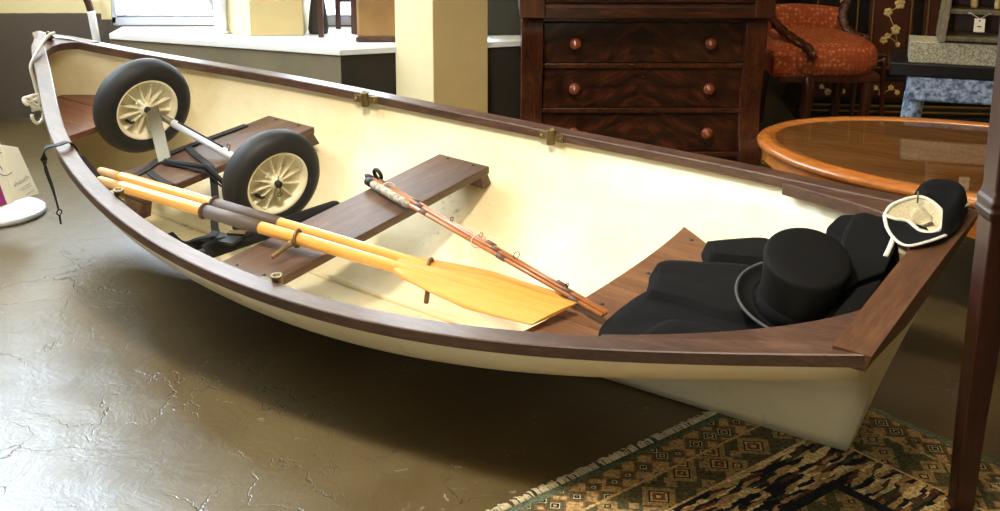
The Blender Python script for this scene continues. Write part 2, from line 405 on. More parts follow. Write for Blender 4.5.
def flame():
    m, nt, b = newmat('flame_mahogany'); co = coords(nt)
    sp = nt.nodes.new('ShaderNodeSeparateXYZ'); nt.links.new(co, sp.inputs[0])
    ax = nd(nt, 'ShaderNodeMath', operation='ABSOLUTE'); nt.links.new(sp.outputs[0], ax.inputs[0])
    def mad(a, k, c):
        n = nd(nt, 'ShaderNodeMath', operation='MULTIPLY_ADD'); nt.links.new(a, n.inputs[0]); n.inputs[1].default_value = k; nt.links.new(c, n.inputs[2]); return n.outputs[0]
    zz = nd(nt, 'ShaderNodeMath', operation='MULTIPLY'); nt.links.new(sp.outputs[2], zz.inputs[0]); zz.inputs[1].default_value = 16
    u = mad(ax.outputs[0], 9, zz.outputs[0])
    z2 = nd(nt, 'ShaderNodeMath', operation='MULTIPLY'); nt.links.new(sp.outputs[2], z2.inputs[0]); z2.inputs[1].default_value = -3
    v = mad(ax.outputs[0], 5, z2.outputs[0])
    cb = nd(nt, 'ShaderNodeCombineXYZ'); nt.links.new(u, cb.inputs[0]); nt.links.new(v, cb.inputs[1])
    n = nd(nt, 'ShaderNodeTexNoise', Scale=1.6, Detail=7, Roughness=.62, Distortion=.8); nt.links.new(cb.outputs[0], n.inputs['Vector'])
    r = ramp(nt, n.outputs[0], [(.36, rgb(24, 11, 6)), (.52, rgb(52, 24, 12)), (.68, rgb(90, 43, 21))]); nt.links.new(r.outputs[0], b.inputs['Base Color'])
    b.inputs['Roughness'].default_value = .28; b.inputs['Coat Weight'].default_value = .3; b.inputs['Coat Roughness'].default_value = .15
    return m
M['flame'] = flame()
M['knob'] = wood('knob_mahogany', rgb(92, 40, 20), rgb(124, 58, 28), rgb(150, 76, 40), axis=0, rough=.22, coat=.5)
M['satin'] = wood('honey_satinwood', rgb(140, 78, 28), rgb(174, 104, 42), rgb(200, 132, 62), axis=0, scale=.8, rough=.25, coat=.6, fig=.5, bmp=.0001)
M['inlay_top'] = wood('burr_table_top', rgb(150, 96, 42), rgb(192, 134, 66), rgb(220, 166, 94), axis=0, scale=1.4, rough=.3, fig=1.5, bmp=.0001)
M['glass'] = glass_top()
M['damask'] = damask()
M['walnut'] = wood('carved_walnut', rgb(50, 22, 12), rgb(78, 36, 18), rgb(104, 52, 28), axis=2, rough=.3, coat=.3)
M['lacquer'] = plain('black_lacquer', rgb(26, 19, 13), .42, var=.2, vs=30)
M['red_lacquer'] = plain('red_lacquer_panel', rgb(84, 40, 19), .42, var=.3, vs=10)
M['gold'] = plain('gilt_line', rgb(168, 128, 66), .4, metal=.5, var=.2)
M['pearl'] = plain('shell_inlay', rgb(228, 198, 128), .3, var=.2, vs=60)
M['granite'] = speckle('grey_granite', rgb(120, 116, 96), rgb(206, 200, 172))
M['blue_carved'] = speckle('blue_grey_carving', rgb(72, 88, 116), rgb(176, 194, 222), 44, .5, .012)
M['black_stone'] = plain('black_slab', rgb(16, 17, 19), .35)
M['rack'] = wood('grey_rack_wood', rgb(70, 62, 44), rgb(108, 98, 74), rgb(140, 128, 100), axis=2, rough=.6)
M['card'] = plain('cream_card', rgb(244, 236, 212), .7, var=.02)
M['pink'] = plain('magenta_print', rgb(158, 46, 120), .6)
M['ink'] = plain('grey_ink', rgb(120, 112, 120), .7)
M['dark_ink'] = plain('dark_ink', rgb(70, 54, 90), .7)
M['grey_metal'] = plain('pale_grey_metal', rgb(212, 214, 222), .35, metal=.2, var=.05)
M['chrome'] = plain('chrome_post', rgb(200, 202, 208), .2, metal=.9)
M['leather_trunk'] = plain('tan_trunk_leather', rgb(156, 118, 66), .55, var=.2, vs=8)
M['dark_brown'] = wood('dark_chair_wood', rgb(50, 26, 18), rgb(72, 38, 26), rgb(92, 52, 36), axis=2, rough=.35)
M['rug'] = rug_mat()
M['fringe'] = plain('cotton_fringe', rgb(206, 196, 164), .9, var=.1)
M['tip_rod'] = plain('bamboo_cane', rgb(176, 112, 66), .25, spec=.7, var=.2, vs=30)
M['cork'] = speckle('grey_cork', rgb(132, 122, 104), rgb(204, 194, 172), 90, .8)
M['road'] = plain('pale_road', rgb(200, 204, 212), .8, var=.05)
M['kerb'] = plain('grey_kerb', rgb(150, 156, 170), .8, var=.2)

# ================================================================== BOAT
KN = [0, .08, .2, .4, .6, .8, 1.]
KB = [.03, .16243, .36659, .57103, .63175, .56965, .37387]
H0, HM, H1, RAKE = .51726, .32151, .45811, .11581
def gb(s):
    b = spl(KN, KB, s)
    return lerp(.010, b, s/.03) if s < .03 else b
def gh(s): return H0*(1-s)*(1-s/.55)+HM*s*(1-s)/(.55*.45)+H1*s*(s-.55)/.45
def gun(s, side, inset=0, dz=0):
    """point on the gunwale, offset inwards in plan"""
    e = 1e-3; s0, s1 = max(0, s-e), min(1, s+e)
    tx = BL*(s1-s0)+RAKE*(s1**6-s0**6); ty = gb(s1)-gb(s0); l = math.hypot(tx, ty)
    x = BL*s+RAKE*s**6; y = gb(s)
    x += ty/l*inset; y -= tx/l*inset
    return Vector((x, side*max(y, 0.0), gh(s)+dz))
def zk(s):
    z = -.044*4*s*(1-s)
    if s < .16: z += .26*(1-s/.16)**2
    return z
ST = [0, .2, .5, .78, 1.0]
FR = [[(1,0),(.95,.2),(.88,.42),(.78,.64),(.60,.84),(.3,1)],
      [(1,0),(.945,.2),(.82,.43),(.62,.68),(.35,.89),(.03,1)],
      [(1,0),(.945,.195),(.825,.41),(.64,.65),(.375,.87),(.02,1)],
      [(1,0),(.945,.165),(.835,.315),(.575,.49),(.20,.72),(.035,1)],
      [(1,0),(.945,.12),(.80,.215),(.46,.335),(.14,.62),(.05,1)]]
def frac(s, i): return (spl(ST, [FR[k][i][0] for k in range(5)], s), spl(ST, [FR[k][i][1] for k in range(5)], s))
def section(s, side, n=5):
    b = gb(s)-.010; h = gh(s)-.012; D = h-zk(s)
    P = [Vector((0, b*frac(s, i)[0], h-D*frac(s, i)[1])) for i in range(6)]
    Q = crom(P, n)
    out = []
    for p in Q:
        x = BL*s+RAKE*s**6*max(0, p.z)/gh(s)+.015*(1-s)**8
        out.append(Vector((x, side*max(.004, p.y), p.z)))
    return out
def halfbeam(x, z):
    """hull half width at boat x, height z"""
    s = min(1, max(0, x/BL)); S = section(s, 1, 8)
    for a, b in zip(S, S[1:]):
        if a.z >= z >= b.z:
            t = (a.z-z)/max(1e-6, a.z-b.z); return lerp(a.y, b.y, t)
    return S[0].y if z > S[0].z else 0.0
def hullz(x, y):
    s = min(1, max(0, x/BL)); S = section(s, 1, 8); y = abs(y)
    for a, b in zip(S, S[1:]):
        if a.y >= y >= b.y:
            t = (a.y-y)/max(1e-6, a.y-b.y); return lerp(a.z, b.z, t)
    return S[-1].z

boat = thing('rowing_boat', 'cream rowing dinghy with dark mahogany rails, seats and transom, lying on the shop floor', 'boat', BM)
NS = 56
SV = [(i/NS)**1.25 if i < 8 else i/NS for i in range(NS+1)]
SV = sorted(set([0, .004, .012, .024, .04, .06, .08, .1]+[i/NS for i in range(6, NS+1)]))
m = MB(); rows = []
for s in SV:
    near = section(s, -1); far = section(s, 1)
    rows.append(near + far[::-1])
m.grid(rows)
m.add(rows[-1], [tuple(range(len(rows[-1])))])        # transom
hull = m.build('hull', M['hull'], boat, solid=.009)
# the shell keeps its outer face where the sections are, thickness goes inwards
# keel shoe
m = MB(); kp = []
for i in range(25):
    s = .16+.84*i/24; kp.append((BL*s, 0, zk(s)+.011))
m.tube(kp, .011, 8); m.build('keel', M['hull'], boat)

# rails
def rail(side, name):
    m = MB(); rows = []
    for i in range(73):
        s = i/72
        w = lerp(.041, .047, min(1, s/.55))
        if s < .02: w = max(.02, w*(.45+s*27))
        o = gun(s, side, -.004); q = gun(s, side, w)
        z = gh(s); t = .026
        a = Vector((o.x, o.y, z)); b = Vector((q.x, q.y, z+.001)); c = Vector((q.x, q.y, z-t)); e = Vector((o.x, o.y, z-t))
        # soft outer edge
        rows.append([a.lerp(b, .05), a.lerp(b, .93), b.lerp(c, .12), b.lerp(c, .86), c, e, e.lerp(a, .92)])
    m.grid(rows, smooth=False, wrap=True)
    n = len(rows[0]); m.add(rows[0], [tuple(range(n))]); m.add(rows[-1], [tuple(range(n))])
    return m.build(name, M['rail'], boat)
rl = rail(-1, 'gunwale_rail'); rr = rail(1, 'gunwale_rail')

# breasthook: triangular knee joining the rails at the bow, hollow aft edge
m = MB(); rows = []
for i in range(21):
    v = -1+2*i/20; xe = .175-.055*(1-v*v); row = []
    for k in range(9):
        x = lerp(.006, xe, k/8); st = x/BL
        row.append(Vector((x, v*max(.006, gb(st)-.010), gh(st)+.004)))
    rows.append(row)
m.grid(rows, smooth=False); m.build('breasthook', M['rail'], boat, solid=.026)
m = MB()      # stem cap and mooring eye
m.ring((.075, .0, gh(.02)+.012), .012, .004, (0, 1, .2), n=16, m=8)
m.lathe([(.0, 0), (.016, 0), (.014, .004), (0, .005)], (.075, 0, gh(.02)+.006), n=16)
m.build('mooring_eye', M['bronze'], boat)

# seats
def plank(x0, x1, z, t, fy0, fy1, mat, name, inset=.012, n=1):
    """board across the boat cut to the hull; fy give limits as functions of x or None for the hull"""
    xs = [lerp(x0, x1, i/10) for i in range(11)]
    hb = lambda x: min(halfbeam(x, z-t), halfbeam(x, z))-inset
    poly = [(x, max(-hb(x), fy0) if fy0 is not None else -hb(x)) for x in xs]
    poly += [(x, min(hb(x), fy1) if fy1 is not None else hb(x)) for x in xs[::-1]]
    m = MB(); m.prism(poly, z-t, z, lambda a, b, h: Vector((a, b, h)))
    return m.build(name, mat, boat, bevel=.004)
ZT = .222
def thwart(x0, x1, hb, ZT):
    """rowing seat: plank with square ends on cleats fixed to the hull"""
    e = lambda x: min(hb, halfbeam(x, ZT-.024)-.012)
    poly = [(x0, -e(x0)), (x1, -e(x1)), (x1, e(x1)), (x0, e(x0))]
    m = MB(); m.prism(poly, ZT-.024, ZT, lambda a, b, h: Vector((a, b, h)))
    t = m.build('rowing_seat', M['teak_y'], boat, bevel=.004)
    for sgn in (-1, 1):
        xa, xb = x0+.05, x1-.012
        za = ZT-.024-.045
        m = MB(); vs = []
        for x in (xa, xb):
            hc = max(e(x)-.01, min(e(x)+.03, halfbeam(x, za)-.011))
            vs += [(x, sgn*(e(x)-.03), ZT-.0245), (x, sgn*(e(x)+.003), ZT-.0245), (x, sgn*hc, za), (x, sgn*(e(x)-.02), za)]
        m.add(vs, [(0,1,2,3),(4,7,6,5),(0,4,5,1),(1,5,6,2),(2,6,7,3),(3,7,4,0)])
        m.build('seat_cleat', M['teak_y'], t)
        for k in (.25, .75):
            x = lerp(x0, x1, k); m = MB(); m.lathe([(.005, 0), (.005, .0012), (0, .0016)], (x, sgn*(e(x)-.02), ZT), n=10)
            m.build('seat_screw', M['black_rubber'], t)
    return t
ZF = .262
thwart(.735, .943, .34, ZF); thwart(1.360, 1.552, .458, ZT)

# stern seat: planks fore and aft with a hollow front edge
def front(y):
    return spl([-.5, -.282, -.039, .167, .34, .467, .55], [2.13, 2.188, 2.222, 2.236, 2.236, 2.225, 2.21], y)
for sg, a, b in ((-1, .205, .47), (-1, .0, .205), (1, .0, .215), (1, .215, .56)):
    a += .0012; b -= .0012; ny = 10
    hbx = lambda x: halfbeam(x, ZT-.022)-.014
    fr = []
    for i in range(ny+1):
        y = lerp(a, b, i/ny); x = front(sg*y)
        if y <= hbx(x): fr.append((x, sg*y))
        else: fr.append((x, sg*hbx(x))); break
    x = fr[-1][0]+.02; sidep = []; back = 2.80
    while x < back:
        y = min(b, hbx(x))
        if y <= a+.004: break
        sidep.append((x, sg*y)); x += .02
    xe = sidep[-1][0]
    poly = fr+sidep+[(xe, sg*a)]
    m = MB(); m.prism(poly, ZT-.022, ZT, lambda p, q, h: Vector((p, q, h)))
    m.build('stern_seat_plank', M['teak_x'], boat, bevel=.002)
for dx, y in ((.05, -.33), (.05, -.1), (.05, .1), (.05, .33), (.14, .12)):
    m = MB(); m.lathe([(.006, 0), (.006, .001), (0, .0014)], (front(y)+dx, y, ZT), n=10)
    m.build('seat_screw', M['black_rubber'], boat)

# bow seat in two halves
ZB = .30
for sgn in (-1, 1):
    xs = [lerp(.07, .44, i/10) for i in range(11)]
    poly = [(x, sgn*.0012) for x in xs]+[(x, sgn*max(.004, halfbeam(x, ZB-.02)-.012)) for x in xs[::-1]]
    m = MB(); m.prism(poly, ZB-.02, ZB, lambda a, b, h: Vector((a, b, h)))
    m.build('bow_seat_plank', M['bow_teak'], boat, bevel=.002)

# oarlock sockets on the rails: two pairs
def socket(x, side):
    s = x/BL; q = gun(s, side, .047); z = gh(s)
    tx = gun(s+.01, side)-gun(s-.01, side); ang = math.atan2(tx.y, tx.x)
    R = Matrix.Rotation(ang, 3, 'Z')
    m = MB()
    off = Vector((0, -side*.010, 0))
    m.box(q+Vector((0, -side*.004, -.014)), (.085, .006, .024), R)
    m.lathe([(.0085, -.036), (.0125, -.036), (.0125, .008), (.0145, .008), (.0145, .012), (.0075, .012), (.0075, -.036)], q+off+Vector((0, 0, 0)), n=20, closed=True)
    for k in (-.033, .033):
        m.lathe([(.006, 0), (.005, .003), (0, .004)], q+R @ Vector((k, 0, 0))+Vector((0, -side*.007, -.014)), axis=(0, -side, 0), n=10)
    return m.build('oarlock_socket', M['brass'], boat)
for x in (1.02, 1.69):
    for side in (-1, 1): socket(x, side)

# transom cap with outboard pad, and quarter knees
cw = .07
def trx(z): return BL+RAKE*z/gh(1)
yt = KB[-1]
m = MB(); zt_ = gh(1)
crown = lambda y: zt_+.012*(1-(y/yt)**2)
prof = []
n = 20
rows = []
for i in range(n+1):
    y = lerp(-yt-.004, yt+.004, i/n); a = abs(y)
    dep = .11 if a < .06 else lerp(.11, .034, min(1, (a-.06)/.29))
    z = crown(y); xo = trx(z)+.012
    rows.append([Vector((xo-cw, y, z)), Vector((xo, y, z)), Vector((trx(z-dep)+.012, y, z-dep)), Vector((trx(z-dep)-.02, y, z-dep)), Vector((trx(z-.034)-.02, y, z-.034)), Vector((xo-cw, y, z-.034))])
m.grid(rows, smooth=False, wrap=True); m.add(rows[0], [tuple(range(6))]); m.add(rows[-1], [tuple(range(6))])
m.build('transom_cap', M['cap'], boat, bevel=.003)
for sgn in (-1, 1):
    # curved knee in the corner between rail and transom
    xc = trx(zt_)-cw+.014
    pts = []
    for i in range(13):
        t = i/12
        s = lerp(.86, .985, t); p = gun(s, sgn, .03); pts.append((p.x, p.y))
    inner = []
    p0 = gun(.86, sgn, .064)
    for i in range(13):
        t = i/12; w = PI/2*t
        # from transom side (far from corner) round to the rail
        ax, ay = xc+.01, sgn*.17
        bx_, by_ = p0.x, p0.y
        cx_, cy_ = xc-.06, sgn*(gb(.96)-.095)
        u = 1-t
        inner.append((u*u*ax+2*u*t*cx_+t*t*bx_, u*u*ay+2*u*t*cy_+t*t*by_))
    pts += [(xc+.02, sgn*(yt-.03)), (xc+.02, sgn*.17)]+inner
    m = MB(); m.prism(pts, 0, 1, lambda a, b, h: Vector((a, b, gh(min(1, a/(BL+RAKE)))+(.004 if h else -.03))))
    m.build('quarter_knee', M['rail'], boat, bevel=.003)

# mooring line belongs to the bow eye but can be lifted away: a thing of its own
P = lambda x, y, z: BM @ Vector((x, y, z))
bowz = gh(0)
m = MB()
pts = crom([(.085, .012, bowz+.006), (.10, -.02, bowz+.006), (.125, -.06, bowz-.004), (.150, -.098, bowz-.018), (.165, -.122, bowz-.030), (.178, -.150, bowz-.055), (.185, -.150, bowz-.10), (.19, -.148, bowz-.145)], 6)
m.tube(pts, .0055, 8)
def loop(c, ry, rz, a0, a1, wob=0):
    return [Vector((c[0]+wob*math.sin(a*2), c[1]+math.cos(a)*ry, c[2]+math.sin(a)*rz)) for a in [lerp(a0, a1, i/16) for i in range(17)]]
m.tube(loop((.20, -.170, .366), .030, .008, 0, 2*PI, .004), .0052, 8)
m.tube(loop((.20, -.192, .362), .013, .012, .4, 2*PI+.1, .006), .0052, 8)
m.tube(loop((.20, -.166, .344), .015, .013, 0, 2*PI, .004), .0052, 8)
m.tube(loop((.20, -.163, .302), .021, .024, -3.6, 1.6, .003), .0052, 8)
m.tube(crom([(.20, -.185, .357), (.20, -.165, .338), (.20, -.180, .326), (.20, -.150, .328)], 5), .0052, 8)
rope = m.build('mooring_rope', M['rope'], world=BM)
tag(rope, 'white mooring rope knotted in loops over the stem of the dinghy', 'rope')

# ================================================================== DOLLY
W1 = Vector((.555, -.022, .364)); W2 = Vector((1.10, -.010, .238))
AX = (W2-W1).normalized()
WAX = Vector((.945, -.27, -.13)).normalized()
dolly = thing('launching_trolley', 'two-wheeled boat trolley with cream spoked wheels and silver axle lying inside the dinghy', 'trolley', BM @ T(.85, 0, .1))
OD = Vector((.85, 0, .1))
def wheel(c, R):
    ax = WAX
    k = R/.143
    tyre = MB()
    prof = []
    w = .040*k; ri = .090*k
    for i in range(25):
        a = lerp(-2.35, 2.35, i/24)
        r = (R-.034*k)+math.cos(a)*.034*k; h = math.sin(a)*w*1.02
        if abs(a) < .9: r += .0009*math.cos(i*PI)
        prof.append((r, h))
    prof = [(ri, prof[0][1])]+prof+[(ri, prof[-1][1])]
    tyre.lathe(prof, c, ax, n=64, closed=True)
    t = tyre.build('tyre', M['rubber'], dolly, origin=OD)
    # cream rim: flange, dish, hub and twelve ribs on both faces
    rm = MB()
    fl = .094*k; wi = .030*k
    rm.lathe([(ri-.003, -wi), (fl, -wi-.002), (fl+.001, -wi-.005), (fl-.008, -wi-.006), (ri-.010, -wi+.006), (ri-.012, -.008), (.03, -.006), (.03, .006), (ri-.012, .008), (ri-.010, wi-.006), (fl-.008, wi+.006), (fl+.001, wi+.005), (fl, wi+.002), (ri-.003, wi)], c, ax, n=56, closed=True)
    rm.lathe([(.0, -wi), (.020, -wi), (.022, -.01), (.022, .01), (.020, wi), (0, wi)], c, ax, n=24)
    q = ax.to_track_quat('Z', 'Y')
    for i in range(12):
        a = 2*PI*i/12+.2
        for sg in (-1, 1):
            d = q @ Vector((math.cos(a), math.sin(a), 0)); z = ax*sg; tt = z.cross(d)
            r0, r1 = .016, ri-.006; th = .0028
            vs = []
            for r, hh in ((r0, wi*.92), (r1, wi*.62)):
                for s_ in (-1, 1):
                    vs += [c+d*r+tt*th*s_+z*.004, c+d*r+tt*th*s_*.7+z*hh]
            rm.add(vs, [(0,1,3,2),(4,6,7,5),(0,4,5,1),(2,3,7,6),(1,5,7,3),(0,2,6,4)])
    r_ = rm.build('rim', M['rim'], dolly, origin=OD)
    hb = MB(); hb.lathe([(0, wi-.004), (.0105, wi-.004), (.0105, wi+.013), (.008, wi+.017), (0, wi+.017)], c, ax, n=20)
    hb.build('axle_cap', M['black_rubber'], r_, origin=OD)
    va = MB(); d = q @ Vector((math.cos(3.65), math.sin(3.65), 0)); va.tube([c+d*.062*k+ax*.01, c+d*.058*k+ax*(wi+.006), c+d*.050*k+ax*(wi+.010)], [.005, .0045, .004], 8)
    va.build('valve', M['black_rubber'], r_, origin=OD)
    if c is W2:
        pn = MB(); e = c+ax*(wi+.006)
        pn.tube([e+q @ Vector((.0, .026, 0)), e-q @ Vector((0, .012, 0))], .0018, 6)
        pn.ring(e-q @ Vector((0.003, .022, 0)), .010, .0015, ax, n=18, m=6)
        pn.ring(e-q @ Vector((-.004, .036, 0)), .006, .0018, ax, n=14, m=6)
        pn.build('lynch_pin', M['galv'], r_, origin=OD)
wheel(W1, .156); wheel(W2, .154)
m = MB(); m.tube([W1+AX*.02, W1+AX*.15], .0105, 14); m.build('axle_inner_tube', M['galv'], dolly, origin=OD)
m = MB(); m.tube([W1+AX*.14, W2-AX*.045], .0125, 16); ax_ = m.build('axle_tube', M['alu'], dolly, origin=OD)
m = MB(); m.tube([W1+AX*.165+Vector((0, 0, .013)), W2-AX*.2+Vector((0, 0, .013))], .0035, 6); m.build('slot', M['black_rubber'], ax_, origin=OD)
m = MB(); m.tube([W2-AX*.175+Vector((0, 0, .008)), W2-AX*.175+Vector((0, 0, .026))], .004, 8); m.ring(W2-AX*.175+Vector((0, 0, .03)), .006, .002, (0, 1, 0), n=12, m=6); m.build('stop_pin', M['galv'], ax_, origin=OD)
# leg plates down from the axle
def plate(a, b, w, t, name, mat):
    a, b = Vector(a), Vector(b); d = (b-a).normalized(); side = d.cross(Vector((.62, -.70, .35))).normalized(); n_ = d.cross(side)
    m = MB(); vs = []
    for p in (a, b):
        for s_ in (-1, 1):
            for q_ in (-1, 1): vs.append(p+side*w/2*s_+n_*t/2*q_)
    m.add(vs, [(0,1,3,2),(4,6,7,5),(0,4,5,1),(2,3,7,6),(0,2,6,4),(1,5,7,3)])
    return m.build(name, mat, dolly, origin=OD, bevel=.002)
F1 = Vector((.800, -.150, .275))
plate(W1+AX*.045+Vector((0, 0, .012)), F1, .040, .006, 'leg_plate', M['galv'])
F2 = Vector((1.07, -.015, .075))
plate(W2-AX*.055+Vector((0, 0, .012)), F2, .036, .006, 'leg_plate', M['galv'])
m = MB(); m.tube([F1+Vector((0, 0, -.001)), (.95, -.12, .278), (1.005, -.08, .20), F2], .008, 8); m.build('spine_bar', M['webbing'], dolly, origin=OD)
# padded crossbars
def pad(a, b, r, name='pad_bar'):
    a, b = Vector(a), Vector(b); d = (b-a).normalized()
    m = MB(); m.tube([a, a+d*.006, a+d*.02, b-d*.02, b-d*.006, b], [r*.5, r*.85, r, r, r*.85, r*.5], 14)
    p_ = m.build(name, M['foam'], dolly, origin=OD)
    for e0, e1 in ((a-d*.012, a+d*.02), (b-d*.02, b+d*.012)):
        m = MB(); m.tube([e0, e1], r*.45, 10); m.build('pad_end', M['black_rubber'], p_, origin=OD)
    return p_
pad((1.16, -.335, .148), (1.235, .125, .132), .024)
pad((1.08, -.31, .14), (1.13, -.17, .10), .018)
m = MB()
m.box((1.165, -.27, .165), (.10, .05, .008), Matrix.Rotation(.2, 3, 'Z')); m.box((1.17, -.2, .165), (.07, .03, .012), Matrix.Rotation(-.3, 3, 'Z'))
m.build('buckle_plate', M['black_rubber'], dolly, origin=OD)
m = MB(); m.box((1.18, -.23, .172), (.05, .022, .003), Matrix.Rotation(.5, 3, 'Z')); m.build('copper_label', M['bronze'], dolly, origin=OD)
def strap(pts, w=.022, t=.003, up=(0, 0, 1)):
    m = MB(); P_ = crom(pts, 6); rows = []
    for i, p in enumerate(P_):
        tn = (P_[min(i+1, len(P_)-1)]-P_[max(0, i-1)]).normalized(); sd = tn.cross(Vector(up))
        if sd.length < 1e-3: sd = Vector((1, 0, 0))
        sd.normalize(); u = sd.cross(tn)
        rows.append([p-sd*w/2-u*t/2, p+sd*w/2-u*t/2, p+sd*w/2+u*t/2, p-sd*w/2+u*t/2])
    m.grid(rows, smooth=False, wrap=True); m.add(rows[0], [(0,1,2,3)]); m.add(rows[-1], [(3,2,1,0)])
    return m
zs = ZF+.004
S_ = [[(.795, -.317, zs+.004), (.800, -.265, zs), (.785, -.195, zs), (.752, -.116, zs), (.745, -.014, zs), (.748, .106, zs), (.752, .222, zs)],
      [(.797, -.149, zs+.003), (.853, -.14, zs+.004), (.92, -.133, zs+.004), (.955, -.128, zs), (.975, -.10, .22), (1.0, -.05, .16)],
      [(.752, -.02, zs), (.821, -.054, zs+.003), (.905, -.086, zs+.005), (.952, -.105, zs), (.985, -.13, .20), (1.03, -.18, .13), (1.10, -.22, .12)],
      [(.817, -.221, zs), (.88, -.24, zs), (.948, -.252, zs)],
      [(.811, -.280, zs), (.88, -.285, zs), (.945, -.288, zs)],
      [(.99, -.31, .15), (1.05, -.32, .14), (1.10, -.31, .16), (1.16, -.28, .18)]]
for p_ in S_:
    strap(p_).build('strap', M['webbing'], dolly, origin=OD)

# loose strap over the near rail by the bow
m = strap([(.80, -.352, .262), (.775, -.362, .283), (.742, -.366, .312), (.716, -.376, .348), (.712, -.400, .3925), (.705, -.432, .3945), (.690, -.466, .390), (.686, -.470, .34), (.695, -.462, .27), (.700, -.456, .205)], .020, .003)
s_ = thing('webbing_strap', 'black webbing strap hanging over the near rail close to the bow', 'strap', BM @ T(.71, -.43, .38))
m.build('band', M['webbing'], s_, origin=(.71, -.43, .38))
m = MB(); m.ring((.701, -.456, .196), .008, .0022, (1, 0, 0), n=14, m=6); m.box((.702, -.457, .175), (.006, .003, .03))
m.build('metal_hook', M['black_rubber'], s_, origin=(.71, -.43, .38))

# ================================================================== OARS
def oar(G, Tp, label, roll, la, lb, lock, pin, blade0, tipw):
    """G grip end, Tp blade tip, both in the boat frame"""
    G, Tp = Vector(G), Vector(Tp); L = (Tp-G).length; d = (Tp-G).normalized()
    X = d; Z = (Vector((0, 0, 1))-X*X.z).normalized(); Y = Z.cross(X)
    R = Matrix((X, Y, Z)).transposed().to_4x4() @ Matrix.Rotation(roll, 4, 'X')
    root = thing('oar', label, 'oar', BM @ T(*G) @ R, 'varnished oars laid across the seats')
    m = MB(); m.tube([(0, 0, 0), (.004, 0, 0), (.012, 0, 0), (.05, 0, 0), (.085, 0, 0)], [.004, .009, .0120, .0130, .0125], 18); m.build('grip', M['grip'], root)
    m = MB()
    rs = [(.084, .0125), (.094, .0155), (.105, .0165), (.5, .0165), (.8, .016), (blade0-.1, .0155), (blade0, .0155), (blade0+.12, .012), (L-.1, .005), (L-.02, .0035)]
    m.tube([(x, 0, 0) for x, r in rs], [r for x, r in rs], 20); m.build('shaft', M['pine'], root)
    m = MB(); m.tube([(la, 0, 0), (lb, 0, 0)], .0180, 20); lt = m.build('leather_sleeve', M['leather'], root)
    m = MB(); m.ring((la+.006, 0, 0), .0188, .0045, (1, 0, 0), n=22, m=8); m.build('collar', M['collar'], root)
    # blade: long shoulders, flat tip, thin edges
    m = MB(); bl = L-blade0; rows_t = []; rows_b = []
    for i in range(25):
        t = i/24; x = blade0+bl*t
        w = lerp(.018, tipw, min(1, t/.55)**.75 if t > 0 else 0)
        if t > .55: w = lerp(tipw, tipw*.86, (t-.55)/.45)
        th = lerp(.012, .0045, t)
        skew = .016*max(0, (t-.95)/.05)
        rt = []; rb = []
        for k in range(11):
            v = -1+2*k/10
            e = th*(1-abs(v)**2.2*.75)
            sk = .028*v*max(0, (t-.72)/.28)**1.5; rt.append(Vector((x+sk, w*v, e))); rb.append(Vector((x+sk, w*v, -e)))
        rows_t.append(rt+rb[::-1])
    m.grid(rows_t, smooth=True, wrap=True); m.add(rows_t[0], [tuple(range(22))]); m.add(rows_t[-1], [tuple(range(22))])
    m.build('blade', M['pine'], root)
    # captive oarlock with its pin
    m = MB(); m.ring((lock, 0, 0), .0210, .0048, (.95, .25, 0), n=24, m=10)
    pv = Vector(pin).normalized()
    pv = (R.to_3x3().inverted() @ pv)
    pv.x *= .35; pv.normalize()
    b0 = Vector((lock, 0, 0))+pv*.0205
    m.tube([b0-pv*.002, b0+pv*.014, b0+pv*.0145, b0+pv*.07, b0+pv*.072], [.009, .008, .0062, .0062, .004], 12)
    m.build('oarlock', M['bronze'], root)
    return root
oB = oar((.786, -.378, .290), (2.225, -.240, .2480), 'nearer varnished oar, its grip close to the near rail and its blade uppermost', .12, .395, .595, .715, (-.2, -1, -.18), 1.02, .070)
oA = oar((.731, -.333, .290), (2.185, -.178, .2330), 'farther varnished oar, its blade mostly hidden under the other one', .03, .43, .66, 1.125, (0, -.2, -1), 1.04, .058)

# ================================================================== FISHING ROD
RB = Vector((1.33, .150, .240)); RE = Vector((2.322, -.180, .248))
rod = thing('fishing_rod', 'bamboo fly rod taken down and tied, lying from the middle seat to the black coat', 'fishing rod', BM @ T(*RB))
d = (RE-RB); L_ = d.length; d.normalize(); sd = d.cross(Vector((0, 0, 1))).normalized(); upv = sd.cross(d)
def along(t, s_=0, u=0): return RB+d*t+sd*s_+upv*u
# sd points to the near side
m = MB(); m.tube([along(.0, -.001, .004), along(L_, -.001, .004)], [.0062, .0042], 12); m.build('middle_section', M['tip_rod'], rod, origin=RB)
m = MB(); m.tube([along(.05, -.014, .003), along(L_, -.010, .003)], [.0048, .003], 12); m.build('tip_section', M['tip_rod'], rod, origin=RB)
m = MB(); m.tube([along(.05, .016, .001), along(.33, .012, .001), along(L_, .009, .002)], [.006, .0062, .0048], 12); m.build('butt_section', M['tip_rod'], rod, origin=RB)
m = MB(); m.tube([along(.045, .016, .002), along(.05, .016, .002), along(.18, .0155, .002), along(.235, .015, .002), along(.25, .0145, .002)], [.008, .0115, .0125, .011, .007], 14); g_ = m.build('cork_grip', M['cork'], rod, origin=RB)
m = MB(); m.tube([along(.03, .016, .002), along(.06, .016, .002)], .0125, 14); m.build('reel_seat_cap', M['black_rubber'], g_, origin=RB)
m = MB()
m.tube([along(-.012, -.001, .004), along(.0, -.001, .004), along(.03, -.001, .004)], [.003, .0085, .009], 12)
m.ring(along(.035, -.016, .016), .016, .006, (.2, .9, .2), n=20, m=8)
m.build('reel_fitting', M['black_rubber'], rod, origin=RB)
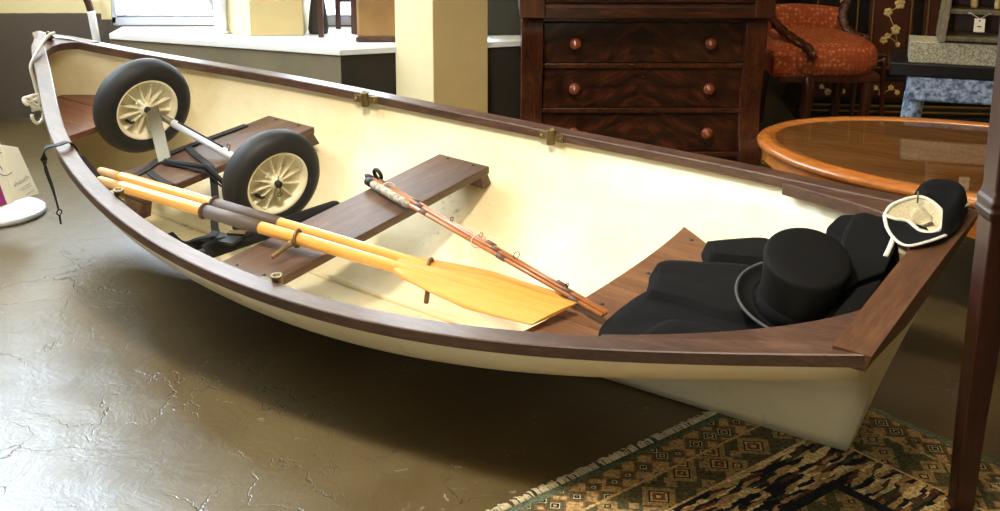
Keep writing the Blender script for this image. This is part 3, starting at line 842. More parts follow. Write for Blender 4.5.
for t in (.1, .27, .62, .9):
    for s_, u in ((-.001, .004), (-.013, .003), (.012, .002)):
        tt = t+s_*3
        m = MB(); m.tube([along(tt, s_, u), along(tt+.03, s_, u)], .0066, 10); m.build('ferrule', M['collar'], rod, origin=RB)
for t, r_, s_ in ((.70, .009, -.014), (.55, .006, -.014), (.42, .005, -.012), (.9, .005, -.01)):
    m = MB(); m.ring(along(t, s_, .012), r_, .0011, tuple(d), n=16, m=6); m.build('line_guide', M['black_rubber'], rod, origin=RB)
for t in (.12, .56):
    m = MB(); m.ring(along(t, .002, .0035), .0195, .0012, tuple((d+sd*.35).normalized()), n=24, m=6)
    if t > .5: m.tube([along(.56, -.012, .016), along(.60, -.03, .014), along(.62, -.02, .012)], .001, 5)
    m.build('string_tie', M['rope'], rod, origin=RB)

# ================================================================== CLOTHES ON THE STERN SEAT
def pillow(outline, z0, h, fold=.006, fs=9, seed=0, rings=9, n=7, ztop=None, sharp=3.0, inside=True):
    """soft cloth slab over a star-shaped outline in plan; ztop(x,y) may tilt it"""
    P_ = crom([(x, y, 0) for x, y in outline]+[(outline[0][0], outline[0][1], 0)], n)[:-1]
    c = sum(P_, Vector())/len(P_); rows = []
    off = Vector((seed*3.1, seed*1.7, 0))
    for k in range(rings+1):
        t = k/rings; row = []
        for p in P_:
            q = p.lerp(c, t)
            rise = 1-(1-min(1, t*sharp))**2.5
            base = z0(q.x, q.y) if callable(z0) else z0
            nz = noise.noise((q*fs+off))*.6+noise.noise((q*fs*2.3+off))*.4
            z = base+rise*(h+(ztop(q.x, q.y) if ztop else 0))+nz*fold*rise
            row.append(Vector((q.x, q.y, z)))
        rows.append(row)
    def fit(p):
        x = min(p.x, trx(p.z)-.028); hb_ = halfbeam(x+.02, p.z)-.018
        return Vector((x, max(-hb_, min(hb_, p.y)), p.z))
    if inside: rows = [[fit(p) for p in r] for r in rows]
    bot = [Vector((p.x, p.y, (z0(p.x, p.y) if callable(z0) else z0))) for p in P_]
    if inside: bot = [fit(p) for p in bot]
    m = MB(); m.grid([bot]+rows, wrap=True); nn = len(P_); m.add(rows[-1], [tuple(range(nn))]); m.add(bot, [tuple(range(nn))])
    return m
zc = ZT+.002
coat = thing('tailcoat', 'black tailcoat folded flat on the stern seat beneath the top hat', 'coat', BM @ T(2.5, 0, zc)); OC = Vector((2.5, 0, zc))
def grow(x, y): return .0
SH = 6.0
m = pillow([(2.342, -.25), (2.318, -.185), (2.315, -.06), (2.335, .02), (2.43, .06), (2.60, .12), (2.74, .10), (2.80, 0), (2.76, -.17), (2.66, -.235), (2.55, -.262), (2.45, -.262)], zc, .020, .006, 16, 1, sharp=9)
m.build('coat_body', M['black_wool'], coat, origin=OC)
m = pillow([(2.352, -.06), (2.318, .03), (2.296, .088), (2.315, .125), (2.40, .175), (2.52, .22), (2.66, .16), (2.66, .02), (2.56, -.05), (2.45, -.045)], zc+.004, .034, .005, 11, 3, sharp=9)
m.build('coat_tail', M['black_wool'], coat, origin=OC)
m = pillow([(2.39, .195), (2.352, .25), (2.36, .275), (2.46, .365), (2.56, .38), (2.62, .30), (2.52, .25)], zc+.004, .038, .003, 8, 5, sharp=7)
m.build('sleeve', M['black_wool'], coat, origin=OC)
m = pillow([(2.42, -.25), (2.45, -.13), (2.56, -.10), (2.64, -.16), (2.66, -.22), (2.55, -.268)], zc+.006, .030, .006, 16, 8, sharp=9)
m.build('coat_skirt', M['black_wool'], coat, origin=OC)

jk = thing('dark_jacket', 'dark jacket bundled against the transom to the right of the top hat', 'jacket', BM @ T(2.75, .1, zc)); OJ = Vector((2.75, .1, zc))
m = pillow([(2.775, -.185), (2.800, -.03), (2.775, .09), (2.715, .17), (2.70, .27), (2.73, .345), (2.82, .30), (2.860, .18), (2.862, 0), (2.845, -.12), (2.815, -.195)], zc, .105, .014, 12, 11, ztop=lambda x, y: .11*max(0, min(1, (y+.08)/.33)), sharp=3.2)
m.build('jacket_body', M['black_wool_b'], jk, origin=OJ)
m = pillow([(2.655, .25), (2.660, .35), (2.71, .365), (2.78, .315), (2.80, .25), (2.73, .21)], zc+.045, .115, .005, 12, 13, sharp=8)
m.build('jacket_sleeve', M['black_wool_b'], jk, origin=OJ)
# lapels: flat folded flaps lying on top
def flap(poly, zf, t, name, mat):
    m = MB(); m.prism(poly, 0, 1, lambda a, b, h: Vector((a, b, zf(a, b)+h*t))); return m.build(name, mat, jk, origin=OJ, bevel=.003)
zt4 = lambda a, b: zc+.119+.11*max(0, min(1, (b+.08)/.33))
flap([(2.795, -.01), (2.745, .12), (2.735, .2), (2.80, .235), (2.85, .20), (2.852, .07), (2.815, .03)], lambda a, b: zt4(a, b)+.004, .006, 'lapel', M['black_wool'])
flap([(2.80, -.10), (2.815, .01), (2.855, .05), (2.858, -.06), (2.835, -.13)], lambda a, b: zt4(a, b)+.002, .006, 'lapel', M['black_wool'])

# top hat
HC = Vector((2.685, .018, zc+.068))
hat = thing('top_hat', 'black silk top hat standing crown up on the folded coat', 'hat', BM @ T(*HC) @ Matrix.Rotation(.22, 4, 'Y') @ Matrix.Rotation(.27, 4, 'X') @ Matrix.Scale(1.04, 4))
m = MB()
prof = [(.0, .150), (.05, .151), (.080, .1495), (.0868, .1465), (.0880, .142), (.0855, .12), (.0815, .08), (.0800, .045), (.0805, .012), (.083, .004)]
m.lathe(prof[::-1], n=56, sx=1.0); m.build('crown', M['silk'], hat)
m = MB(); n = 64; rows = []
for r, hz in ((.080, .006), (.088, .001), (.100, .0005), (.110, .004), (.1155, .009)):
    row = []
    for k in range(n):
        a = 2*PI*k/n; ex = 1.0+.12*abs(math.cos(a))**2; curl = (abs(math.sin(a))**3)*(r-.08)*.55
        row.append(Vector((math.cos(a)*r*ex, math.sin(a)*r, hz+curl)))
    rows.append(row)
m.grid(rows, wrap=True); m.build('brim', M['silk'], hat, solid=.003)
m = MB(); row = rows[-1]; ring = row+[row[0]]
m.tube([p+Vector((0, 0, .001)) for p in ring], .0034, 8, cap=False); m.build('brim_binding', M['ribbon'], hat)
m = MB(); m.lathe([(.0815, .006), (.083, .008), (.0815, .045), (.0805, .046)], n=48, closed=True); m.build('hat_band', M['black_wool'], hat)

# bonnet with cream lining, lying open on the jacket and the transom cap
OCP = Vector((2.90, .2, .478))
cap = thing('bonnet', 'black bonnet with cream lining and white trim lying open on the far transom corner', 'bonnet', BM @ T(*OCP))
rim = crom([(2.814, .163, .488), (2.821, .197, .503), (2.862, .233, .518), (2.899, .229, .513), (2.928, .207, .497), (2.93, .155, .484), (2.9, .142, .480), (2.864, .169, .484), (2.839, .161, .486), (2.814, .163, .488)], 6)[:-1]
m = pillow([(2.862, .236), (2.835, .285), (2.85, .330), (2.885, .360), (2.925, .358), (2.953, .315), (2.958, .23), (2.954, .165), (2.937, .155), (2.934, .205), (2.915, .226), (2.89, .236)], .4785, .036, .004, 20, 21, ztop=lambda x, y: .022*max(0, min(1, (y-.2)/.1)), sharp=2.4, inside=False)
for q in pillow([(2.826, .168), (2.835, .20), (2.865, .228), (2.92, .222), (2.948, .19), (2.948, .15), (2.925, .108), (2.895, .075), (2.865, .09), (2.84, .125)], .4735, .004, .002, 20, 5, sharp=4, inside=False).parts(): m.add(*q)
m.build('outer_shell', M['black_wool_b'], cap, origin=OCP)
cen = sum(rim, Vector())/len(rim); rows = []
for k in range(7):
    t = k/6; rows.append([p.lerp(cen, t)+Vector((.004*t, .006*t, -.014*math.sin(t*PI/2)+(.006*noise.noise(p*60+Vector((k, 0, 0))) if 0 < k < 6 else 0))) for p in rim])
m = MB(); m.grid(rows, wrap=True); m.build('lining', M['lining'], cap, origin=OCP)
m = MB(); m.tube(rim+[rim[0]], .0042, 8, cap=False); m.build('edge_piping', M['piping'], cap, origin=OCP)
r1 = crom([(2.928, .207, .497), (2.944, .246, .504), (2.954, .306, .498)], 6); r2 = crom([(2.814, .163, .488), (2.836, .118, .480), (2.866, .076, .478), (2.897, .062, .478), (2.929, .101, .482), (2.95, .144, .484)], 6); r3 = crom([(2.859, .088, .478), (2.860, .066, .466), (2.858, .045, .45)], 6)
for r_, rad in ((r1, .0042), (r2, .0042), (r3, .0055)):
    m = MB(); m.tube(r_, rad, 8, flat=.6); m.build('trim_ribbon', M['piping'], cap, origin=OCP)
up = crom([(2.816, .164, .487), (2.839, .161, .484), (2.864, .166, .481), (2.9, .142, .479), (2.93, .150, .483), (2.948, .150, .484)], 6)
m = MB(); rows = [[a.lerp(b, k/5)-Vector((0, 0, .001+.002*math.sin(PI*k/5))) for a, b in zip(up, r2)] for k in range(6)]
m.grid(rows); m.build('front_flap', M['black_wool_b'], cap, origin=OCP, solid=.003)
m = MB(); m.grid([[Vector((lerp(2.862, 2.905, u/6)+.008*v, .205-.035*v, .500+.010*math.sin(v*3+u*.7)-.008*v)) for v in (0, .25, .5, .75, 1)] for u in range(7)]); m.build('lining_flap', M['lining'], cap, origin=OCP, solid=.002)
m = MB(); m.tube([(2.868, .214, .512), (2.866, .216, .538)], .0018, 6); m.build('hanging_loop', M['brass'], cap, origin=OCP)

# ================================================================== ROOM
def slab(name, lo, hi, mat, kind=True):
    m = MB(); c = [(a+b)/2 for a, b in zip(lo, hi)]; m.box((0, 0, 0), [b-a for a, b in zip(lo, hi)])
    o = m.build(name, mat); o.location = c
    if kind: struct(o)
    return o
RX0, RX1, RY0, RY1, RZ = -2.6, 3.2, -2.6, 6.5, 2.9
slab('floor', (RX0, RY0, -.1), (RX1, RY1, 0), M['floor'])
slab('ceiling', (RX0-.1, RY0-.1, RZ), (RX1+.1, RY1+.1, RZ+.1), M['ceil'])
# left wall with a tall shop window in it (out of frame)
def wall_with_hole(name, axis, pos, t, a0, a1, holes, mat):
    """vertical wall with rectangular openings; axis 'x' wall lies at x=pos and runs along y"""
    m = MB()
    xs = sorted(set([a0, a1]+[h[0] for h in holes]+[h[1] for h in holes]))
    zs_ = sorted(set([0, RZ]+[h[2] for h in holes]+[h[3] for h in holes]))
    for i in range(len(xs)-1):
        for k in range(len(zs_)-1):
            ca, cz = (xs[i]+xs[i+1])/2, (zs_[k]+zs_[k+1])/2
            if any(h[0] < ca < h[1] and h[2] < cz < h[3] for h in holes): continue
            if axis == 'x': m.box((pos, ca, cz), (t, xs[i+1]-xs[i], zs_[k+1]-zs_[k]))
            else: m.box((ca, pos, cz), (xs[i+1]-xs[i], t, zs_[k+1]-zs_[k]))
    return struct(m.build(name, mat))
WL = (WY0, WY1, WZ0, WZ1) = (3.0, 5.30, 1.5, 2.8)
wall_with_hole('wall_left', 'x', RX0-.05, .1, RY0, RY1, [WL], M['plaster'])
slab('wall_right', (RX1, RY0, 0), (RX1+.1, RY1, RZ), M['plaster'])
WF = (-2.4, -1.9, .7, 2.5)  # opening of the added front window, behind the camera
wall_with_hole('wall_front', 'y', RY0-.05, .1, RX0, RX1, [WF], M['plaster'])
WN = (-2.5, -1.80, .85, 2.45)  # opening of the added window, above the view
wall_with_hole('wall_back_left', 'y', 5.41, .12, RX0, -1.735, [WN], M['wall_left'])
BWY = 5.16
WB = (-1.69, .02, .472, 2.5)
slab('partition', (-.06, 4.93, .4685), (.15, 4.97, RZ), M['dark_wall'])
wall_with_hole('wall_back', 'y', BWY+.05, .1, -1.735, .15, [WB], M['wall_left'])
slab('wall_corner', (-1.75, BWY+.1, 0), (-1.70, 5.40, RZ), M['wall_left'])
slab('wall_back_right', (.15, 6.4, 0), (RX1, 6.5, RZ), M['dark_wall'])
slab('wall_return', (.15, BWY, 0), (.25, 6.4, RZ), M['dark_wall'])
# window frame: sill rail and mullion
def window(name, parts, mat):
    m = MB()
    for c, d in parts: m.box(c, d)
    return struct(m.build(name, mat, bevel=.004))
window('window_1', [((-.83, BWY+.03, .4915), (1.72, .05, .039)), ((-1.68, BWY+.03, 1.48), (.02, .05, 2.0)), ((.01, BWY+.03, 1.48), (.02, .05, 2.0)), ((-.82, BWY+.03, 2.49), (1.70, .05, .02)), ((-.82, BWY+.03, .5185), (1.70, .06, .006))], M['frame'])
window('window_2', [((RX0-.02, (WY0+WY1)/2, WZ0+.015), (.05, WY1-WY0, .03)), ((RX0-.02, (WY0+WY1)/2, WZ1-.015), (.05, WY1-WY0, .03)), ((RX0-.02, WY0+.015, (WZ0+WZ1)/2), (.05, .03, WZ1-WZ0)), ((RX0-.02, WY1-.015, (WZ0+WZ1)/2), (.05, .03, WZ1-WZ0))], M['frame'])
window('window_4_added', [((-2.175, 5.43, WN[2]+.015), (.65, .05, .03)), ((-2.175, 5.43, WN[3]-.015), (.65, .05, .03)), ((-2.485, 5.43, 1.65), (.03, .05, 1.6)), ((-1.865, 5.43, 1.65), (.03, .05, 1.6))], M['frame'])  # unseen window, added to give rails and floor a sky sheen
window('window_3_added', [((-2.15, RY0-.03, WF[2]+.02), (.5, .05, .04)), ((-2.15, RY0-.03, WF[3]-.02), (.5, .05, .04))], M['frame'])  # unseen front window, added for daylight from behind the camera
# raised step under the window, its front face runs at an angle
A_ = (-1.645, 4.985); B_ = (-.600, 4.605); B2 = (.15, 4.82)
m = MB(); m.prism([A_, B_, B2, (.15, BWY), (A_[0], BWY)], 0, .443, lambda a, b, h: Vector((a, b, h))); o = struct(m.build('platform', M['step_face']))
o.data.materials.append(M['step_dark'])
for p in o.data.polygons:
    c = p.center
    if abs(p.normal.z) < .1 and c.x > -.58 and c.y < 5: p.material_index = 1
m = MB(); e = .012
m.prism([(A_[0], A_[1]-e), (B_[0], B_[1]-e*1.1), (B2[0], B2[1]-e), (.15, BWY), (A_[0], BWY)], .4435, .468, lambda a, b, h: Vector((a, b, h))); struct(m.build('platform_top', M['white_stone'], bevel=.003))

# columns: one square pier by the chest, one on the step, with a pipe
m = MB(); ca, cb, cc = Vector((-.418, 5.01, 0)), Vector((-.242, 4.865, 0)), Vector((-.009, 5.005, 0))
ca, cb, cc = Vector((-.385, 4.66, 0)), Vector((-.226, 4.560, 0)), Vector((-.008, 4.660, 0)); cd = Vector((-.175, 4.77, 0))
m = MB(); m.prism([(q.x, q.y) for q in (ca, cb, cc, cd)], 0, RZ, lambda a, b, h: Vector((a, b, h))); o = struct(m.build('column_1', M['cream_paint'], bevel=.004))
o.data.materials.append(M['cream_paint_shaded'])
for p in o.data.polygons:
    if p.normal.x > .2 and p.normal.y < 0: p.material_index = 1  # right-hand face coloured as the shaded side
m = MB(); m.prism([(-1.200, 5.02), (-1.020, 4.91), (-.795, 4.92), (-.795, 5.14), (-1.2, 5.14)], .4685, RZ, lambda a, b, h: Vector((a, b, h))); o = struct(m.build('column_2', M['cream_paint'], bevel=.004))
o.data.materials.append(M['cream_paint_shaded'])
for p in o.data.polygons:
    if p.normal.y < -.9: p.material_index = 1  # front face gets the painted shade too
m = MB(); m.tube([(-1.150, 4.965, .4685), (-1.150, 4.965, RZ)], .018, 14); m.lathe([(.024, 0), (.024, .012), (.018, .016)], (-1.150, 4.965, .4685), n=16); struct(m.build('trim_1', M['white_stone']))

# outside: pavement and kerb beyond the window
slab('street_ground', (-9, 5.60, .30), (.12, 30, .40), M['road'])
slab('street_kerb', (-6, 6.6, .40), (.1, 6.9, .50), M['kerb'])

# curved pole in front of the left wall
m = MB(); pc = thing('curved_pole', 'curved white pole with a dark upper end in front of the brown wall', 'pole', T(-1.76, 5.08, 0))
OP = Vector((-1.76, 5.1, 0))
pts = crom([(-1.733, 5.1, .0), (-1.733, 5.1, .25), (-1.738, 5.1, .42), (-1.746, 5.1, .50), (-1.752, 5.1, .55)], 6)
m.tube(pts, [.017]*len(pts), 14); m.build('white_tube', M['white_stone'], pc, origin=OP)
pts = crom([(-1.752, 5.1, .55), (-1.765, 5.1, .60), (-1.80, 5.1, .68), (-1.86, 5.1, .74), (-1.94, 5.1, .77)], 6)
m = MB(); m.tube(pts, .0165, 14); m.build('dark_end', M['dark_brown'], pc, origin=OP)
m = MB(); m.lathe([(0, 0), (.06, 0), (.06, .008), (.02, .014), (0, .014)], (-1.733, 5.1, 0), n=24); m.build('foot', M['white_stone'], pc, origin=OP)

# things on the step: dark curved chair, dark leg chair, leather trunk
ch = thing('dark_stool', 'dark wooden stool standing on the white step beside the tan trunk', 'stool', T(-.65, 5.0, SZ)); OS = Vector((-.65, 5.0, SZ))
for (x, y) in ((-.715, 4.88), (-.60, 5.10), (-.670, 5.10), (-.60, 5.03)):
    if (x, y) == (-.60, 5.03): continue
    m = MB(); m.prism([(-.014, -.014), (.014, -.014), (.014, .014), (-.014, .014)], 0, .43, lambda a, b, h: Vector((x+a*(.75+h*.6), y+b*(.75+h*.6), SZ+h))); m.build('leg', M['dark_brown'], ch, origin=OS, bevel=.002)
m = MB(); m.prism([(-.014, -.014), (.014, -.014), (.014, .014), (-.014, .014)], 0, .43, lambda a, b, h: Vector((-.583+a, 4.97+b, SZ+h))); m.build('leg', M['dark_brown'], ch, origin=OS, bevel=.002)
m = MB(); m.box((-.655, 4.98, .915), (.19, .29, .03)); m.build('seat', M['dark_brown'], ch, origin=OS, bevel=.006)
m = MB(); m.box((-.635, 5.10, .60), (.05, .02, .025)); m.build('stretcher', M['dark_brown'], ch, origin=OS, bevel=.003)
vz = thing('grey_sack', 'grey rounded bag leaning at the foot of the cream column on the step', 'bag', T(-.742, 4.99, SZ))
m = MB(); m.lathe([(.0, 0), (.048, 0), (.052, .02), (.045, .08), (.035, .14), (.03, .2), (.036, .24), (0, .235)], n=28, sx=.85); m.build('bag_body', M['step_dark'], vz)
m = MB(); m.ring((0, 0, .2), .031, .004, (0, 0, 1), n=24, m=8); m.build('tie_cord', M['rope'], vz)
tr = thing('leather_trunk', 'tan leather trunk standing on the step to the left of the cream pillar', 'trunk', T(-.41, 4.87, SZ)); OT = Vector((-.41, 4.87, SZ))
m = MB(); m.box((-.41, 4.87, .475+.2), (.28, .22, .38)); m.build('trunk_body', M['leather_trunk'], tr, origin=OT, bevel=.012)
m = MB(); m.box((-.41, 4.87, .480), (.29, .23, .02)); m.build('base_strip', M['dark_brown'], tr, origin=OT, bevel=.004)
m = MB(); m.box((-.36, 4.87, .675), (.025, .232, .388)); m.build('strap', M['dark_brown'], tr, origin=OT, bevel=.003)
bx2 = thing('red_brown_box', 'red-brown wooden box just behind the tan trunk on the step', 'box', T(-.62, 5.25, .52))
m = MB(); m.box((0, 0, .2), (.13, .16, .4)); m.build('box_body', M['walnut'], bx2, bevel=.006)
m = MB(); m.box((0, 0, -.035), (.10, .12, .066)); m.build('plinth', M['dark_brown'], bx2, bevel=.003)
bx2.location = (-.485, 5.07, SZ+.07)

# fender shape outside the window
fd = MB(); fd.tube(crom([(-1.62, 5.65, .64), (-1.50, 5.65, .63), (-1.40, 5.65, .58), (-1.345, 5.65, .50), (-1.335, 5.65, .402)], 6), .02, 10)
tag(fd.build('bicycle_stand', M['kerb'], origin=(-1.4, 5.65, .4)), 'grey curved tube standing outside the bright window', 'bicycle stand')

# ================================================================== CHEST OF DRAWERS
cy0, cx0, cx1 = 4.30, .116, 1.022
chest = thing('chest_of_drawers', 'dark mahogany chest of drawers with scroll-fronted corner posts and round knobs', 'chest of drawers', T((cx0+cx1)/2, 4.5, 0)); OCH = Vector(((cx0+cx1)/2, 4.5, 0))
m = MB(); m.box(((cx0+cx1)/2, 4.555, .36), (cx1-cx0-.02, .46, .70)); m.build('carcase', M['mahog_z'], chest, origin=OCH)
for x0 in (cx0, cx1-.082):
    pr = [(4.325, .04), (4.325, .66)]
    S = crom([(4.245, .655, 0), (4.228, .63, 0), (4.230, .57, 0), (4.250, .47, 0), (4.278, .37, 0), (4.288, .28, 0), (4.270, .2, 0), (4.245, .14, 0), (4.245, .08, 0), (4.26, .04, 0)], 4)
    poly = pr+[(q.x, q.y) for q in S]
    m = MB(); m.prism(poly, x0, x0+.080, lambda a, b, h: Vector((h, a, b))); m.build('scroll_post', M['mahog_z'], chest, origin=OCH, bevel=.003)
dx0, dx1 = .200, .955
ztops = [.640, .468, .296]
for i, zt2 in enumerate(ztops):
    zb2 = (ztops[i+1] if i < 2 else .124)
    m = MB(); m.box(((dx0+dx1)/2, cy0+.03, (zt2+zb2)/2-.006), (dx1-dx0, .05, zt2-zb2-.020)); dr = m.build('drawer', M['flame'], chest, origin=OCH, bevel=.003)
    for kx in (.318, .823):
        m = MB(); m.lathe([(.009, .0), (.010, .008), (.012, .013), (.021, .019), (.0235, .027), (.021, .035), (.012, .041), (0, .043)], (kx, cy0+.005, (zt2+zb2)/2-.006), axis=(0, -1, 0), n=24); m.build('knob', M['knob'], dr, origin=OCH)
    m = MB(); m.box(((dx0+dx1)/2, cy0+.012, zb2-.008+.003), (dx1-dx0+.004, .05, .017)); m.build('drawer_rail', M['mahog_z'], chest, origin=OCH, bevel=.002)
    m = MB(); m.lathe([(.0045, 0), (.0045, .003), (0, .003)], ((dx0+dx1)/2, cy0+.004, (zt2+zb2)/2+.035), axis=(0, -1, 0), n=12); m.build('keyhole', M['black_rubber'], dr, origin=OCH)
# projecting top drawer with rolled lip
m = MB()
pf = [(4.5, .66), (4.17, .66), (4.17, .70), (4.178, .712), (4.165, .72), (4.160, .73), (4.175, .742), (4.178, .93), (4.5, .93)]
m.prism(pf, .200, .955, lambda a, b, h: Vector((h, a, b))); m.build('top_drawer', M['mahog_x'], chest, origin=OCH, bevel=.003)
for x0, x1 in ((cx0-.008, .199), (.956, cx1+.008)):
    m = MB(); m.box(((x0+x1)/2, 4.35, .795), (x1-x0, .36, .268)); m.build('top_post', M['mahog_z'], chest, origin=OCH, bevel=.004)
m = MB(); m.box(((cx0+cx1)/2, 4.52, .945), (cx1-cx0+.06, .74, .028)); m.build('top', M['mahog_z'], chest, origin=OCH, bevel=.006)
m = MB(); m.box(((cx0+cx1)/2, 4.525, .0235), (cx1-cx0, .50, .045)); m.build('plinth', M['mahog_z'], chest, origin=OCH, bevel=.004)

# ================================================================== OVAL COFFEE TABLE
tcx, tcy, tz, tang = 1.50, 3.225, .40, -.52
tab = thing('coffee_table', 'oval honey-coloured coffee table with glass top just behind the boat', 'table', T(tcx, tcy, 0) @ Matrix.Rotation(tang, 4, 'Z'))
ta, tb = .735, .445
def ell(sc_a, sc_b, n=96): return [(ta*sc_a*math.cos(2*PI*i/n), tb*sc_b*math.sin(2*PI*i/n)) for i in range(n)]
def oval(prof, n=96):
    """prof: list of (inset, z)"""
    m = MB(); rows = []
    for ins, z in prof:
        rows.append([Vector(((ta-ins)*math.cos(2*PI*i/n), (tb-ins)*math.sin(2*PI*i/n), z)) for i in range(n)])
    m.grid(rows, wrap=True); m.add(rows[0], [tuple(range(n))]); m.add(rows[-1], [tuple(range(n))])
    return m
rm_ = MB(); n = 96; rows = []
for ins, z in [(.060, .388), (.010, .370), (.0, .378), (-.002, .388), (.004, .396), (.012, .398), (.022, .4045), (.032, .405), (.050, .402), (.056, .396)]:
    rows.append([Vector(((ta-ins)*math.cos(2*PI*i/n), (tb-ins)*math.sin(2*PI*i/n), z)) for i in range(n)])
rows.append(rows[0]); rm_.grid(rows, wrap=True); rm_.build('rim', M['satin'], tab)
oval([(.056, .384), (.056, .391)]).build('table_top', M['inlay_top'], tab)
oval([(.0575, .3925), (.0575, .3985)]).build('glass_sheet', M['glass'], tab)
m = MB(); rows = []
N_ = 160
for i in range(N_):
    a = 2*PI*i/N_; sc = .5+.5*math.cos(a*8); dz = .036+.05*(sc**1.5)
    x, y = (ta-.016)*math.cos(a), (tb-.016)*math.sin(a); x2, y2 = (ta-.034)*math.cos(a), (tb-.034)*math.sin(a)
    rows.append([Vector((x, y, .372)), Vector((x, y, .372-dz)), Vector((x2, y2, .372-dz)), Vector((x2, y2, .372))])
rows.append(rows[0]); m.grid(rows, smooth=False, wrap=True); m.build('scalloped_apron', M['satin'], tab)
for k in range(4):
    a = PI/4*(2*k)+PI/4; x, y = (ta-.06)*math.cos(a), (tb-.06)*math.sin(a); u = Vector((math.cos(a), math.sin(a), 0))
    pts = crom([Vector((x, y, .37)), Vector((x, y, .29))+u*.018, Vector((x, y, .18))-u*.004, Vector((x, y, .07))+u*.0, Vector((x, y, .014))+u*.025], 5)
    m = MB(); nn = len(pts); m.tube(pts, [lerp(.032, .014, i/(nn-1)) for i in range(nn)], 12); m.lathe([(.0, 0), (.018, 0), (.02, .008), (.014, .018), (0, .018)], Vector((x, y, 0))+u*.025, n=16); m.build('leg', M['satin'], tab)

# ================================================================== ARMCHAIR
ac = thing('armchair', 'orange patterned upholstered low armchair with carved dark wood frame', 'armchair', T(1.40, 4.95, 0)); OA = Vector((1.40, 4.95, 0))
def rounded(c, d, r, name, mat, parent, top=0):
    n = 40; m = MB(); rows = []
    k = 10
    for i in range(k+1):
        t = i/k; a = -PI/2+PI*t; f = math.cos(a)**.45 if math.cos(a) > 1e-6 else 0
        row = []
        for j in range(n):
            w = 2*PI*j/n; cs, sn_ = math.cos(w), math.sin(w)
            ex = lambda v: math.copysign(abs(v)**.55, v)
            row.append(Vector((c[0]+ex(cs)*(d[0]/2)*lerp(1-r, 1, f), c[1]+ex(sn_)*(d[1]/2)*lerp(1-r, 1, f), c[2]+math.sin(a)*d[2]/2+(top*(1-cs*cs*.5) if t > .5 else 0)*(t-.5))))
        rows.append(row)
    m.grid(rows, wrap=True); m.add(rows[0], [tuple(range(n))]); m.add(rows[-1], [tuple(range(n))])
    return m.build(name, mat, parent, origin=OA)
rounded((1.41, 4.94, .395), (.43, .54, .125), .3, 'seat_cushion', M['damask'], ac, .02)
# low curved back
m = MB(); rows = []
for i in range(13):
    t = i/12; x = lerp(1.16, 1.575, t); bow_ = .04*(1-(2*t-1)**2); zt3 = .565-.014*(2*t-1)**2
    rows.append([Vector((x, 5.17+bow_, .36)), Vector((x, 5.125+bow_, .40)), Vector((x, 5.13+bow_, .52)), Vector((x, 5.16+bow_, zt3)), Vector((x, 5.20+bow_, zt3-.005)), Vector((x, 5.21+bow_, .48)), Vector((x, 5.19+bow_, .36))])
m.grid(rows, wrap=True); m.add(rows[0], [tuple(range(7))]); m.add(rows[-1], [tuple(range(7))]); m.build('backrest', M['damask'], ac, origin=OA)
for sgn, x in ((-1, 1.215), (1, 1.58)):
    pts = crom([(x-.01, 5.12, .585), (x, 5.09, .57), (x+.01, 5.02, .53), (x+.02, 4.90, .50), (x+.05, 4.77, .475), (x+.085, 4.68, .452), (x+.095, 4.655, .42)] if sgn < 0 else [(x, 5.15, .575), (x-.012, 5.12, .56), (x-.025, 5.10, .52), (x-.015, 5.07, .475), (x+.015, 5.02, .45), (x+.05, 4.97, .44)], 5)
    m = MB(); nn = len(pts); m.tube(pts, [.016+.008*math.sin(i*1.1)**2 for i in range(nn)], 10)
    m.ring(pts[1], .020, .010, (1, 0, 0), n=18, m=8); m.ring(pts[-3]+Vector((0, -.012, 0)), .016, .009, (1, 0, 0), n=18, m=8)
    m.build('carved_arm', M['walnut'], ac, origin=OA)
m = MB(); m.box((1.235, 4.90, .385), (.15, .40, .11)); m.build('side_panel', M['damask'], ac, origin=OA, bevel=.02)
m = MB(); m.box((1.40, 4.94, .325), (.42, .47, .035)); m.build('seat_rail', M['walnut'], ac, origin=OA, bevel=.008)
for x, y in ((1.315, 4.74), (1.565, 4.76), (1.22, 5.12), (1.56, 5.13)):
    pts = crom([(x, y, .345), (x+.004, y-.018, .27), (x, y-.004, .15), (x, y+.004, .05), (x, y-.015, .01)], 5); nn = len(pts)
    m = MB(); m.tube(pts, [lerp(.036, .013, (i/(nn-1))**.7) for i in range(nn)], 12); m.lathe([(0, 0), (.017, 0), (.019, .008), (.012, .018), (0, .018)], (x, y-.015, 0), n=16); m.build('leg', M['walnut'], ac, origin=OA)

